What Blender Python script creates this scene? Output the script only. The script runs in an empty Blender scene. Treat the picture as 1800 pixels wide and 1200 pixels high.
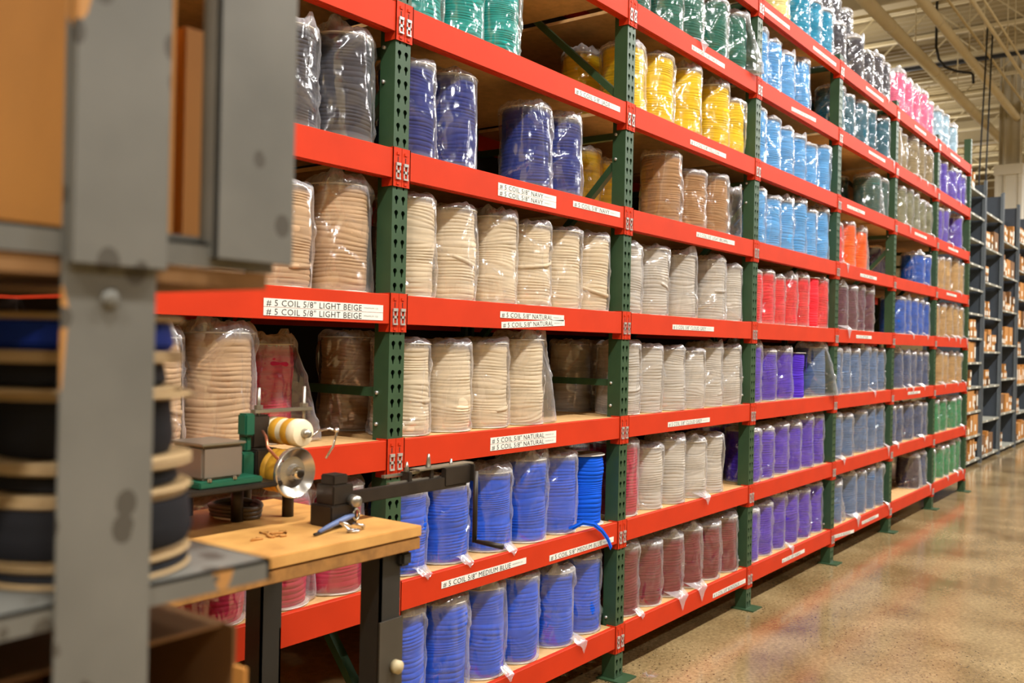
import bpy, bmesh, math, random
from mathutils import Vector, Matrix, noise

# ------------------------------------------------------------------ camera, light, exposure
SC = bpy.context.scene
COL = SC.collection
R_ = Vector((0.5999, -0.7998, 0.0211)).normalized()
F_ = Vector((0.7999, 0.6001, 0.0017)).normalized()
U_ = R_.cross(F_).normalized()
R_ = F_.cross(U_).normalized()
cam_d = bpy.data.cameras.new('camera')
cam = bpy.data.objects.new('camera', cam_d)
COL.objects.link(cam)
m = Matrix((R_, U_, -F_)).transposed().to_4x4()
m.translation = Vector((-2.3746, -2.2831, 1.6236))
cam.matrix_world = m
cam_d.sensor_width = 36.0
cam_d.lens = 32.79
cam_d.clip_start = 0.05
cam_d.clip_end = 200
cam_d.dof.use_dof = True
cam_d.dof.focus_distance = 3.7
cam_d.dof.aperture_fstop = 3.4
SC.camera = cam

SC.view_settings.view_transform = 'Standard'
SC.view_settings.look = 'None'
SC.view_settings.gamma = 1.0
SC.view_settings.use_curve_mapping = False
SC.view_settings.exposure = -0.15
SC.cycles.max_bounces = 7
SC.cycles.diffuse_bounces = 4
SC.cycles.glossy_bounces = 3
SC.cycles.transmission_bounces = 4
SC.cycles.transparent_max_bounces = 28
SC.cycles.caustics_reflective = False
SC.cycles.caustics_refractive = False
SC.cycles.sample_clamp_indirect = 4.0

w = bpy.data.worlds.new('world')
SC.world = w
w.use_nodes = True
w.node_tree.nodes['Background'].inputs[0].default_value = (0.85, 0.8, 0.7, 1)
w.node_tree.nodes['Background'].inputs[1].default_value = 0.0

LIGHT_COLOR = (1.0, 0.975, 0.94)
def area(x, y, z, sx, sy, power, rot=(0, 0, 0)):
    d = bpy.data.lights.new('high_bay_light', 'AREA')
    d.shape = 'RECTANGLE'; d.size = sx; d.size_y = sy
    d.energy = power; d.color = LIGHT_COLOR
    o = bpy.data.objects.new('high_bay_light', d)
    o.location = (x, y, z); o.rotation_euler = rot
    COL.objects.link(o)
# rows of high-bay lamps over the aisles, and their up-light that washes the ceiling
for gx in range(-2, 9):
    area(gx * 3.6 - 2.0, -3.1, 6.6, 1.2, 0.30, 340)
for gx in range(-1, 6):
    area(gx * 5.0 - 3.0, -7.0, 6.6, 0.8, 0.2, 130)
    area(gx * 7.0 + 3.0, 5.2, 6.9, 1.2, 0.5, 200)
for gx in range(0, 5):
    area(gx * 8.0 - 2.0, -3.1, 6.4, 1.2, 0.6, 170, (math.pi, 0, 0))
    area(gx * 8.0 + 2.0, 5.2, 6.5, 1.2, 0.6, 170, (math.pi, 0, 0))

# ------------------------------------------------------------------ helpers
def srgb(r, g, b):
    f = lambda c: (c / 255 / 12.92) if c / 255 <= 0.04045 else ((c / 255 + 0.055) / 1.055) ** 2.4
    return (f(r), f(g), f(b), 1.0)

def obj(name, mesh, mat=None, parent=None, loc=None, kind=None):
    o = bpy.data.objects.new(name, mesh)
    COL.objects.link(o)
    if mat is not None and len(mesh.materials) == 0:
        mesh.materials.append(mat)
    if parent is not None: o.parent = parent
    if loc is not None: o.location = loc
    if kind: o['kind'] = kind
    return o

def tag(o, label, cat, group=None):
    o['label'] = label; o['category'] = cat
    if group: o['group'] = group
    return o

def thing(name, label, cat, loc=(0, 0, 0), rz=0.0, group=None):
    o = bpy.data.objects.new(name, None)
    o.empty_display_size = 0.05
    COL.objects.link(o)
    o.location = loc; o.rotation_euler = (0, 0, rz)
    return tag(o, label, cat, group)

def pyd(name, V, Fc, smooth=False):
    me = bpy.data.meshes.new(name)
    me.from_pydata([tuple(v) for v in V], [], Fc)
    me.update()
    if smooth:
        for p in me.polygons: p.use_smooth = True
    return me

def bm_done(name, bm, smooth=False, bevel=0.0):
    if bevel:
        bmesh.ops.bevel(bm, geom=[e for e in bm.edges], offset=bevel, segments=2, affect='EDGES', clamp_overlap=True)
    bmesh.ops.recalc_face_normals(bm, faces=bm.faces)
    me = bpy.data.meshes.new(name)
    bm.to_mesh(me); bm.free()
    if smooth:
        for p in me.polygons: p.use_smooth = True
    return me

def add_box(bm, a, b):
    x0, y0, z0 = a; x1, y1, z1 = b
    v = [bm.verts.new(p) for p in ((x0,y0,z0),(x1,y0,z0),(x1,y1,z0),(x0,y1,z0),(x0,y0,z1),(x1,y0,z1),(x1,y1,z1),(x0,y1,z1))]
    for f in ((0,3,2,1),(4,5,6,7),(0,1,5,4),(1,2,6,5),(2,3,7,6),(3,0,4,7)):
        bm.faces.new([v[i] for i in f])

def boxes(name, L, bevel=0.0):
    bm = bmesh.new()
    for a, b in L: add_box(bm, a, b)
    return bm_done(name, bm, bevel=bevel)

def add_bar(bm, p, q, w, h, up=Vector((0, 0, 1))):
    p = Vector(p); q = Vector(q); d = (q - p).normalized()
    s = d.cross(up)
    if s.length < 1e-4: s = d.cross(Vector((1, 0, 0)))
    s.normalize(); u = s.cross(d).normalized()
    v = []
    for c in (p, q):
        for a, b in ((-1,-1),(1,-1),(1,1),(-1,1)):
            v.append(bm.verts.new(c + s * (a * w / 2) + u * (b * h / 2)))
    for f in ((0,1,2,3),(7,6,5,4),(0,4,5,1),(1,5,6,2),(2,6,7,3),(3,7,4,0)):
        bm.faces.new([v[i] for i in f])

def add_tube(bm, pts, r, n=12, cap=True):
    pts = [Vector(p) for p in pts]
    rs = r if isinstance(r, (list, tuple)) else [r] * len(pts)
    rings = []
    prev = None
    for i, p in enumerate(pts):
        d = (pts[min(i+1, len(pts)-1)] - pts[max(i-1, 0)]).normalized()
        if prev is None:
            a = Vector((0, 0, 1)) if abs(d.z) < 0.9 else Vector((1, 0, 0))
            s = d.cross(a).normalized()
        else:
            s = (prev - d * prev.dot(d)).normalized()
        prev = s
        u = d.cross(s)
        rings.append([bm.verts.new(p + (s * math.cos(2*math.pi*k/n) + u * math.sin(2*math.pi*k/n)) * rs[i]) for k in range(n)])
    for a, b in zip(rings, rings[1:]):
        for k in range(n):
            bm.faces.new((a[k], a[(k+1) % n], b[(k+1) % n], b[k]))
    if cap:
        bm.faces.new(rings[0][::-1]); bm.faces.new(rings[-1])

def tube(name, pts, r, n=12, smooth=True):
    bm = bmesh.new(); add_tube(bm, pts, r, n)
    return bm_done(name, bm, smooth)

def lathe(name, prof, n=40, smooth=True, axis='Z'):
    V, Fc = [], []
    for (r, z) in prof:
        for k in range(n):
            a = 2*math.pi*k/n
            p = (r*math.cos(a), r*math.sin(a), z)
            if axis == 'Y': p = (p[0], z, p[1])
            V.append(p)
    for i in range(len(prof)-1):
        for k in range(n):
            f = (i*n+k, i*n+(k+1)%n, (i+1)*n+(k+1)%n, (i+1)*n+k)
            Fc.append(f if axis == 'Z' else f[::-1])
    me = pyd(name, V, Fc, smooth)
    if smooth: me.set_sharp_from_angle(angle=0.7)
    return me

def copy_tree(o, parent=None):
    c = o.copy(); COL.objects.link(c); c.parent = parent
    for ch in list(o.children): copy_tree(ch, c)
    return c

# ------------------------------------------------------------------ materials
def mat(name, rgb, rough=0.5, metal=0.0, spec=0.5, vary=0.0, scale=8.0, bump=0.0, bscale=60.0, alt=None, alt_fac=0.5, coat=0.0):
    m = bpy.data.materials.new(name); m.use_nodes = True
    nt = m.node_tree; N = nt.nodes; Lk = nt.links
    b = N['Principled BSDF']
    b.inputs['Roughness'].default_value = rough
    b.inputs['Metallic'].default_value = metal
    b.inputs['Specular IOR Level'].default_value = spec
    b.inputs['Coat Weight'].default_value = coat
    c = srgb(*rgb)
    b.inputs['Base Color'].default_value = c
    tc = N.new('ShaderNodeTexCoord')
    if vary or alt:
        nz = N.new('ShaderNodeTexNoise'); nz.inputs['Scale'].default_value = scale; nz.inputs['Detail'].default_value = 5
        Lk.new(tc.outputs['Object'], nz.inputs['Vector'])
        rp = N.new('ShaderNodeValToRGB')
        rp.color_ramp.elements[0].position = 0.35; rp.color_ramp.elements[1].position = 0.35 + alt_fac * 0.6
        c2 = srgb(*alt) if alt else tuple(min(1, x * (1 - vary)) for x in c[:3]) + (1,)
        rp.color_ramp.elements[0].color = c2; rp.color_ramp.elements[1].color = c
        Lk.new(nz.outputs['Fac'], rp.inputs['Fac']); Lk.new(rp.outputs['Color'], b.inputs['Base Color'])
    if bump:
        n2 = N.new('ShaderNodeTexNoise'); n2.inputs['Scale'].default_value = bscale; n2.inputs['Detail'].default_value = 4
        Lk.new(tc.outputs['Object'], n2.inputs['Vector'])
        bp = N.new('ShaderNodeBump'); bp.inputs['Strength'].default_value = bump; bp.inputs['Distance'].default_value = 0.01
        Lk.new(n2.outputs['Fac'], bp.inputs['Height']); Lk.new(bp.outputs['Normal'], b.inputs['Normal'])
    return m

M = {}
M['red'] = mat('orange_red_paint', (198, 52, 17), 0.6, vary=0.10, scale=5, bump=0.02, bscale=40, spec=0.18)
M['green'] = mat('green_paint', (50, 78, 50), 0.45, vary=0.18, scale=9, bump=0.03)
M['clip'] = mat('zinc_clip', (205, 205, 200), 0.35, metal=0.6)
M['wood'] = mat('particle_board', (214, 170, 112), 0.7, vary=0.18, scale=25, bump=0.1, bscale=120)
M['back'] = mat('added_dark_sheet', (34, 28, 24), 0.85, vary=0.2)
M['label'] = mat('label_paper', (226, 226, 216), 0.55)
M['ink'] = mat('black_ink', (28, 28, 30), 0.6)
M['greyink'] = mat('grey_ink', (140, 140, 136), 0.6)
M['flange'] = mat('white_reel_flange', (205, 200, 188), 0.55, vary=0.08)
M['core'] = mat('cardboard_core', (150, 118, 82), 0.8)

def film_material():
    m = bpy.data.materials.new('clear_plastic_film'); m.use_nodes = True
    nt = m.node_tree; N = nt.nodes; Lk = nt.links
    N.remove(N['Principled BSDF'])
    out = N['Material Output']
    tc = N.new('ShaderNodeTexCoord'); oi = N.new('ShaderNodeObjectInfo')
    mu = N.new('ShaderNodeMath'); mu.operation = 'MULTIPLY'; mu.inputs[1].default_value = 37.0
    Lk.new(oi.outputs['Random'], mu.inputs[0])
    ad = N.new('ShaderNodeVectorMath'); ad.operation = 'ADD'
    Lk.new(tc.outputs['Object'], ad.inputs[0]); Lk.new(mu.outputs[0], ad.inputs[1])
    mp = N.new('ShaderNodeMapping'); mp.inputs['Scale'].default_value = (1.0, 1.0, 0.42); mp.inputs['Rotation'].default_value = (0.25, 0.2, 0)
    Lk.new(ad.outputs[0], mp.inputs['Vector'])
    # warp, then crease lines
    nz = N.new('ShaderNodeTexNoise'); nz.inputs['Scale'].default_value = 7; nz.inputs['Detail'].default_value = 2
    Lk.new(mp.outputs[0], nz.inputs['Vector'])
    mx = N.new('ShaderNodeMix'); mx.data_type = 'VECTOR'; mx.inputs['Factor'].default_value = 0.12
    Lk.new(mp.outputs[0], mx.inputs[4]); Lk.new(nz.outputs['Color'], mx.inputs[5])
    vo = N.new('ShaderNodeTexVoronoi'); vo.feature = 'F1'; vo.inputs['Scale'].default_value = 11
    Lk.new(mx.outputs[1], vo.inputs['Vector'])
    v2 = N.new('ShaderNodeTexNoise'); v2.noise_type = 'RIDGED_MULTIFRACTAL'; v2.inputs['Scale'].default_value = 6.5; v2.inputs['Detail'].default_value = 3
    Lk.new(mp.outputs[0], v2.inputs['Vector'])
    a2 = N.new('ShaderNodeMath'); a2.operation = 'MULTIPLY_ADD'; a2.inputs[1].default_value = 1.0
    vh = N.new('ShaderNodeMath'); vh.operation = 'MULTIPLY'; vh.inputs[1].default_value = 0.55; Lk.new(vo.outputs['Distance'], vh.inputs[0])
    Lk.new(v2.outputs[0], a2.inputs[0]); Lk.new(vh.outputs[0], a2.inputs[2])
    bp = N.new('ShaderNodeBump'); bp.inputs['Strength'].default_value = 1.0; bp.inputs['Distance'].default_value = 0.032
    Lk.new(a2.outputs[0], bp.inputs['Height'])
    tr = N.new('ShaderNodeBsdfTransparent'); tr.inputs['Color'].default_value = (0.985, 0.985, 0.985, 1)
    gl = N.new('ShaderNodeBsdfGlossy'); gl.inputs['Roughness'].default_value = 0.12; gl.inputs['Color'].default_value = (1, 1, 1, 1)
    df = N.new('ShaderNodeBsdfDiffuse'); df.inputs['Color'].default_value = (0.86, 0.86, 0.9, 1)
    tl = N.new('ShaderNodeBsdfTranslucent'); tl.inputs['Color'].default_value = (0.86, 0.86, 0.9, 1)
    dt = N.new('ShaderNodeMixShader'); dt.inputs[0].default_value = 0.4
    Lk.new(df.outputs[0], dt.inputs[1]); Lk.new(tl.outputs[0], dt.inputs[2])
    Lk.new(bp.outputs['Normal'], gl.inputs['Normal'])
    lw = N.new('ShaderNodeLayerWeight'); lw.inputs['Blend'].default_value = 0.5
    p3 = N.new('ShaderNodeMath'); p3.operation = 'POWER'; p3.inputs[1].default_value = 3.2
    Lk.new(lw.outputs['Facing'], p3.inputs[0])
    hz = N.new('ShaderNodeMath'); hz.operation = 'MULTIPLY_ADD'; hz.inputs[1].default_value = 0.46; hz.inputs[2].default_value = 0.012
    Lk.new(p3.outputs[0], hz.inputs[0])
    at = N.new('ShaderNodeAttribute'); at.attribute_name = 'gather'
    gm = N.new('ShaderNodeMath'); gm.operation = 'MULTIPLY_ADD'; gm.inputs[1].default_value = 0.46; gm.use_clamp = True
    Lk.new(at.outputs['Fac'], gm.inputs[0]); Lk.new(hz.outputs[0], gm.inputs[2]); hz = gm
    s1 = N.new('ShaderNodeMixShader'); Lk.new(hz.outputs[0], s1.inputs[0]); Lk.new(tr.outputs[0], s1.inputs[1]); Lk.new(dt.outputs[0], s1.inputs[2])
    f2 = N.new('ShaderNodeMath'); f2.operation = 'MULTIPLY_ADD'; f2.inputs[1].default_value = 0.20; f2.inputs[2].default_value = 0.15; f2.use_clamp = True
    Lk.new(p3.outputs[0], f2.inputs[0])
    s2 = N.new('ShaderNodeMixShader'); Lk.new(f2.outputs[0], s2.inputs[0]); Lk.new(s1.outputs[0], s2.inputs[1]); Lk.new(gl.outputs[0], s2.inputs[2])
    Lk.new(s2.outputs[0], out.inputs['Surface'])
    return m
M['film'] = film_material()

TAPE = {
 'taupe': (108,90,72), 'light beige': (206,170,132), 'natural': (232,212,180), 'cranberry': (186,28,66), 'jade': (0,158,148),
 'navy': (34,52,130), 'medium blue': (0,88,224), 'dark green': (22,104,86), 'yellow': (250,206,24), 'light brown': (176,132,90),
 'cloud grey': (206,198,186), 'bordeaux': (122,24,46), 'pale yellow': (240,228,148), 'turquoise': (0,152,192), 'light blue': (92,172,236),
 'coral red': (236,46,58), 'purple': (80,44,190), 'slate blue': (84,116,158), 'charcoal': (66,66,74), 'teal': (34,98,118), 'grey green': (56,92,86),
 'orange': (255,98,14), 'plum': (98,52,72), 'pink': (252,112,156), 'olive taupe': (150,134,100), 'olive grey': (128,128,100),
 'royal blue': (0,84,186), 'slate navy': (58,80,122), 'dark plum': (66,56,74), 'ice blue': (160,196,216), 'violet': (92,72,182),
 'tan': (188,150,98), 'green': (0,136,86), 'black': (24,24,28), 'deep blue': (12,44,140)}
def tape_material(name, rgb):
    m = bpy.data.materials.new(name.replace(' ', '_') + '_tape'); m.use_nodes = True
    nt = m.node_tree; N = nt.nodes; Lk = nt.links; b = N['Principled BSDF']
    b.inputs['Roughness'].default_value = 0.72; b.inputs['Specular IOR Level'].default_value = 0.2
    c = srgb(*rgb)
    tc = N.new('ShaderNodeTexCoord'); oi = N.new('ShaderNodeObjectInfo')
    ad = N.new('ShaderNodeVectorMath'); ad.operation = 'ADD'
    Lk.new(tc.outputs['Object'], ad.inputs[0])
    mu = N.new('ShaderNodeMath'); mu.operation = 'MULTIPLY'; mu.inputs[1].default_value = 23.0
    Lk.new(oi.outputs['Random'], mu.inputs[0]); Lk.new(mu.outputs[0], ad.inputs[1])
    mp = N.new('ShaderNodeMapping'); mp.inputs['Scale'].default_value = (4, 4, 60)
    Lk.new(ad.outputs[0], mp.inputs['Vector'])
    nz = N.new('ShaderNodeTexNoise'); nz.inputs['Scale'].default_value = 1.0; nz.inputs['Detail'].default_value = 4
    Lk.new(mp.outputs[0], nz.inputs['Vector'])
    rp = N.new('ShaderNodeValToRGB')
    rp.color_ramp.elements[0].position = 0.3; rp.color_ramp.elements[1].position = 0.62
    rp.color_ramp.elements[0].color = tuple(x * 0.72 for x in c[:3]) + (1,)
    rp.color_ramp.elements[1].color = c
    Lk.new(nz.outputs['Fac'], rp.inputs['Fac']); Lk.new(rp.outputs['Color'], b.inputs['Base Color'])
    bp = N.new('ShaderNodeBump'); bp.inputs['Strength'].default_value = 0.35; bp.inputs['Distance'].default_value = 0.004
    Lk.new(nz.outputs['Fac'], bp.inputs['Height']); Lk.new(bp.outputs['Normal'], b.inputs['Normal'])
    return m
MT = {k: tape_material(k, v) for k, v in TAPE.items()}

# ------------------------------------------------------------------ the hall
def floor_material():
    m = bpy.data.materials.new('polished_concrete'); m.use_nodes = True
    nt = m.node_tree; N = nt.nodes; Lk = nt.links; b = N['Principled BSDF']
    tc = N.new('ShaderNodeTexCoord')
    n1 = N.new('ShaderNodeTexNoise'); n1.inputs['Scale'].default_value = 1.6; n1.inputs['Detail'].default_value = 7
    n2 = N.new('ShaderNodeTexNoise'); n2.inputs['Scale'].default_value = 45; n2.inputs['Detail'].default_value = 5; n2.inputs['Roughness'].default_value = 0.7
    for n in (n1, n2): Lk.new(tc.outputs['Object'], n.inputs['Vector'])
    r1 = N.new('ShaderNodeValToRGB'); r1.color_ramp.elements[0].position = 0.3; r1.color_ramp.elements[1].position = 0.7
    r1.color_ramp.elements[0].color = srgb(124, 100, 64); r1.color_ramp.elements[1].color = srgb(176, 154, 114)
    Lk.new(n1.outputs['Fac'], r1.inputs['Fac'])
    r2 = N.new('ShaderNodeValToRGB'); r2.color_ramp.elements[0].position = 0.38; r2.color_ramp.elements[1].position = 0.66
    r2.color_ramp.elements[0].color = (0.62, 0.6, 0.56, 1); r2.color_ramp.elements[1].color = (1.12, 1.1, 1.06, 1)
    Lk.new(n2.outputs['Fac'], r2.inputs['Fac'])
    mx = N.new('ShaderNodeMix'); mx.data_type = 'RGBA'; mx.blend_type = 'MULTIPLY'; mx.inputs['Factor'].default_value = 1.0
    Lk.new(r1.outputs[0], mx.inputs[6]); Lk.new(r2.outputs[0], mx.inputs[7])
    last = mx.outputs[2]
    # dark and pale pebbles exposed in patches by the grinding
    for sc, col, th, mask_s in ((48, srgb(46, 36, 30), 0.16, 0.50), (36, srgb(190, 172, 138), 0.07, 0.5), (75, srgb(80, 60, 44), 0.15, 0.46)):
        v = N.new('ShaderNodeTexVoronoi'); v.inputs['Scale'].default_value = sc
        Lk.new(tc.outputs['Object'], v.inputs['Vector'])
        lt = N.new('ShaderNodeMath'); lt.operation = 'LESS_THAN'; lt.inputs[1].default_value = th * 1.6
        Lk.new(v.outputs['Distance'], lt.inputs[0])
        sp = N.new('ShaderNodeSeparateColor'); Lk.new(v.outputs['Color'], sp.inputs[0])
        g2 = N.new('ShaderNodeMath'); g2.operation = 'GREATER_THAN'; g2.inputs[1].default_value = 0.72
        Lk.new(sp.outputs[0], g2.inputs[0])
        mn = N.new('ShaderNodeTexNoise'); mn.inputs['Scale'].default_value = 0.9; mn.inputs['Detail'].default_value = 3
        Lk.new(tc.outputs['Object'], mn.inputs['Vector'])
        g3 = N.new('ShaderNodeMath'); g3.operation = 'GREATER_THAN'; g3.inputs[1].default_value = mask_s
        Lk.new(mn.outputs['Fac'], g3.inputs[0])
        a = N.new('ShaderNodeMath'); a.operation = 'MULTIPLY'; Lk.new(lt.outputs[0], a.inputs[0]); Lk.new(g2.outputs[0], a.inputs[1])
        a2 = N.new('ShaderNodeMath'); a2.operation = 'MULTIPLY'; Lk.new(a.outputs[0], a2.inputs[0]); Lk.new(g3.outputs[0], a2.inputs[1])
        mm = N.new('ShaderNodeMix'); mm.data_type = 'RGBA'; Lk.new(a2.outputs[0], mm.inputs['Factor'])
        Lk.new(last, mm.inputs[6]); mm.inputs[7].default_value = col
        last = mm.outputs[2]
    Lk.new(last, b.inputs['Base Color'])
    rr = N.new('ShaderNodeMapRange'); rr.inputs['To Min'].default_value = 0.08; rr.inputs['To Max'].default_value = 0.20
    Lk.new(n1.outputs['Fac'], rr.inputs['Value']); Lk.new(rr.outputs[0], b.inputs['Roughness'])
    b.inputs['Specular IOR Level'].default_value = 0.8
    bp = N.new('ShaderNodeBump'); bp.inputs['Strength'].default_value = 0.05; bp.inputs['Distance'].default_value = 0.003
    Lk.new(n2.outputs['Fac'], bp.inputs['Height']); Lk.new(bp.outputs['Normal'], b.inputs['Normal'])
    return m
M['floor'] = floor_material()
M['ceil'] = mat('cream_steel_deck', (144, 126, 86), 0.7, vary=0.08, scale=1)
M['steel'] = mat('cream_steelwork', (206, 190, 150), 0.6, vary=0.08, scale=2)
M['wall'] = mat('tan_wall_paint', (190, 168, 124), 0.8, vary=0.06, scale=1)
M['black'] = mat('black_rubber', (26, 26, 26), 0.6)
M['column'] = mat('column_paint', (206, 198, 176), 0.6, vary=0.06)

X0, X1, Y0, Y1, ZC = -9.0, 42.0, -14.0, 13.0, 9.0
obj('floor', boxes('floor', [((X0, Y0, -0.2), (X1, Y1, 0))]), M['floor'], kind='structure')
bm = bmesh.new()
x = X0
zz = []
while x < X1:                                   # trapezoid ribs of the steel deck run along X; here they run along Y
    zz += [(x, ZC), (x + 0.10, ZC), (x + 0.13, ZC + 0.05), (x + 0.27, ZC + 0.05)]
    x += 0.30
rows = [[bm.verts.new((px, yy, pz)) for (px, pz) in zz] for yy in (Y0, Y1)]
for i in range(len(zz) - 1):
    bm.faces.new((rows[0][i], rows[1][i], rows[1][i+1], rows[0][i+1]))
add_box(bm, (X0, Y0, ZC + 0.06), (X1, Y1, ZC + 0.16))
obj('ceiling', bm_done('ceiling', bm), M['ceil'], kind='structure')
obj('wall_far', boxes('wall_far', [((X1, Y0, 0), (X1 + 0.2, Y1, ZC))]), M['wall'], kind='structure')
obj('wall_near', boxes('wall_near', [((X0 - 0.2, Y0, 0), (X0, Y1, ZC))]), M['wall'], kind='structure')
obj('wall_left', boxes('wall_left', [((X0, Y1, 0), (X1, Y1 + 0.2, ZC))]), M['wall'], kind='structure')
obj('wall_right', boxes('wall_right', [((X0, Y0 - 0.2, 0), (X1, Y0, ZC))]), M['wall'], kind='structure')
obj('trim_1', boxes('trim_1', [((X1 - 0.06, Y0, 5.0), (X1, Y1, 5.25)), ((X1 - 0.06, Y0, 3.3), (X1, Y1, 3.4))]), M['steel'], kind='structure')

# roof joists across the hall: two chords and a zigzag web
def joist(x, ztop, depth):
    bm = bmesh.new()
    for dz, hh in ((0, 0.07), (-depth, 0.06)):
        add_box(bm, (x - 0.05, Y0, ztop + dz - hh), (x + 0.05, Y1, ztop + dz))
    y = -7.0; k = 0
    while y < Y1 - 1.0:
        a = (x, y, ztop - 0.06 if k % 2 == 0 else ztop - depth)
        b = (x, y + 0.6, ztop - depth if k % 2 == 0 else ztop - 0.06)
        add_bar(bm, a, b, 0.03, 0.03)
        y += 0.6; k += 1
    return bm_done('roof_joist', bm)
ji = 0
for x in [7.4 + 1.9 * k for k in range(18)]:
    ji += 1
    obj('trim_%d' % (ji + 1), joist(x, ZC, 0.62), M['steel'], kind='structure')
bm = bmesh.new()
for x in (16.2, 30.0):                          # deeper girders
    add_box(bm, (x - 0.16, Y0, ZC - 0.78), (x + 0.16, Y1, ZC - 0.74)); add_box(bm, (x - 0.02, Y0, ZC - 0.74), (x + 0.02, Y1, ZC)) 
obj('trim_30', bm_done('girders', bm), M['steel'], kind='structure')

# ducts, pipes, conduit along the hall
def run(name, y, z, r, x0, x1, label, cat, mt, joints=0, n=20, grp=None):
    t = thing(name, label, cat, (x0, y, z), group=grp)
    obj('duct_body' if joints else 'pipe_body', tube(name, [(0, 0, 0), (x1 - x0, 0, 0)], r, n), mt, t)
    k = 1
    while joints and k * joints < x1 - x0:
        obj('joint_collar', tube('collar', [(k*joints - 0.05, 0, 0), (k*joints + 0.05, 0, 0)], r * 1.05, n), mt, t); k += 1
    k = 1.2
    while k < x1 - x0:
        obj('hanger_rod', tube('hanger', [(k, 0, r), (k, 0, ZC - z)], 0.012, 6), mt, t); k += 3.7
    return t
run('air_duct', 2.38, 7.4, 0.11, 8.0, 38.0, 'widest cream round duct hanging over the red shelving', 'duct', M['steel'], 3.4)
run('air_duct', 1.62, 7.4, 0.085, 9.0, 38.0, 'narrower cream round duct running beside the widest one', 'duct', M['steel'], 3.0)
run('water_pipe', 1.36, 7.55, 0.025, 9.0, 38.0, 'thin cream pipe close beside the narrower round duct', 'pipe', M['steel'], n=8)
run('water_pipe', 0.95, 7.4, 0.035, 9.0, 38.0, 'thicker cream pipe meeting the top of the steel column', 'pipe', M['steel'], n=8)
run('water_pipe', 0.82, 7.46, 0.02, 9.0, 38.0, 'slim cream pipe right beside the thicker one', 'pipe', M['steel'], n=8)
run('water_pipe', 0.2, 7.6, 0.025, 9.0, 38.0, 'cream pipe nearest the top right of the ceiling', 'pipe', M['steel'], n=8)
t = tag(obj('cable_tray', boxes('cable_tray', [((0, -6, 0), (0.12, 12, 0.1))]), M['black'], loc=(14.6, 0, 8.2)), 'dark cable tray crossing the ceiling above the ducts', 'cable tray')
tag(obj('cable_tray', boxes('cable_tray', [((0, -6, 0), (0.10, 12, 0.08))]), M['black'], loc=(20.6, 0, 8.2)), 'farther dark cable tray crossing the ceiling near the column', 'cable tray')
tag(obj('drop_cable', tube('drop_cable', [(16.8, 2.05, 9.01), (16.8, 2.05, 7.5), (16.82, 2.0, 7.25), (16.88, 1.9, 7.1), (17.0, 1.72, 7.02), (17.2, 1.5, 7.0), (17.22, 1.47, 6.96), (17.22, 1.46, 6.8)], 0.025, 10), M['black']), 'black curved hose looping down between the two round ducts', 'hose')
for i, (xx, yy, x2, y2, lb) in enumerate(((16.64, 1.13, 16.31, 1.16, 'left one of two long black cables hanging from the ceiling'), (16.70, 1.05, 16.37, 1.06, 'right one of two long black cables hanging from the ceiling'))):
    tag(obj('hanging_cable', tube('hanging_cable', [(xx, yy, 7.66), (xx-.12, yy-.0, 6.9), (x2, y2, 4.9), (x2, y2, 0.0)], 0.015, 8), M['black']), lb, 'cable')

# building column
t = thing('steel_column', 'tall cream steel column rising behind the grey shelving', 'column', (23.3, 1.76, 0))
bm = bmesh.new()
add_box(bm, (-0.14, -0.24, 0), (0.14, -0.22, ZC)); add_box(bm, (-0.14, 0.22, 0), (0.14, 0.24, ZC)); add_box(bm, (-0.01, -0.22, 0), (0.01, 0.22, ZC))
obj('flanged_shaft', bm_done('shaft', bm), M['column'], t)
obj('column_jacket', boxes('jacket', [((-0.2, -0.30, 0), (0.2, -0.22, 6.15)), ((-0.2, 0.22, 0), (0.2, 0.30, 6.15)), ((-0.16, -0.22, 0), (-0.10, 0.22, 6.15)), ((-0.24, -0.32, 6.0), (0.24, 0.32, 6.25))]), mat('jacket_white', (226, 222, 208), 0.6), t)
obj('conduit', tube('conduit', [(-0.18, 0.1, 0), (-0.18, 0.1, ZC - 0.3)], 0.03, 8), M['column'], t)

# ------------------------------------------------------------------ the pallet rack
L, Z1, S, DEPTH = 1.5929, 0.2601, 0.508, 1.06
HB = 0.102
ORD = ['first', 'second', 'third', 'fourth', 'fifth', 'sixth', 'seventh', 'eighth']
BAY = ['bay before the leftmost post', 'bay right of leftmost post', 'third bay', 'fourth bay', 'fifth bay', 'sixth bay', 'last bay']
BAYS = ['first bay', 'second bay', 'third bay', 'fourth bay', 'fifth bay', 'sixth bay', 'last bay']
LEV = ['lowest', 'second', 'third', 'fourth', 'fifth', 'sixth', 'seventh', 'top']

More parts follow.
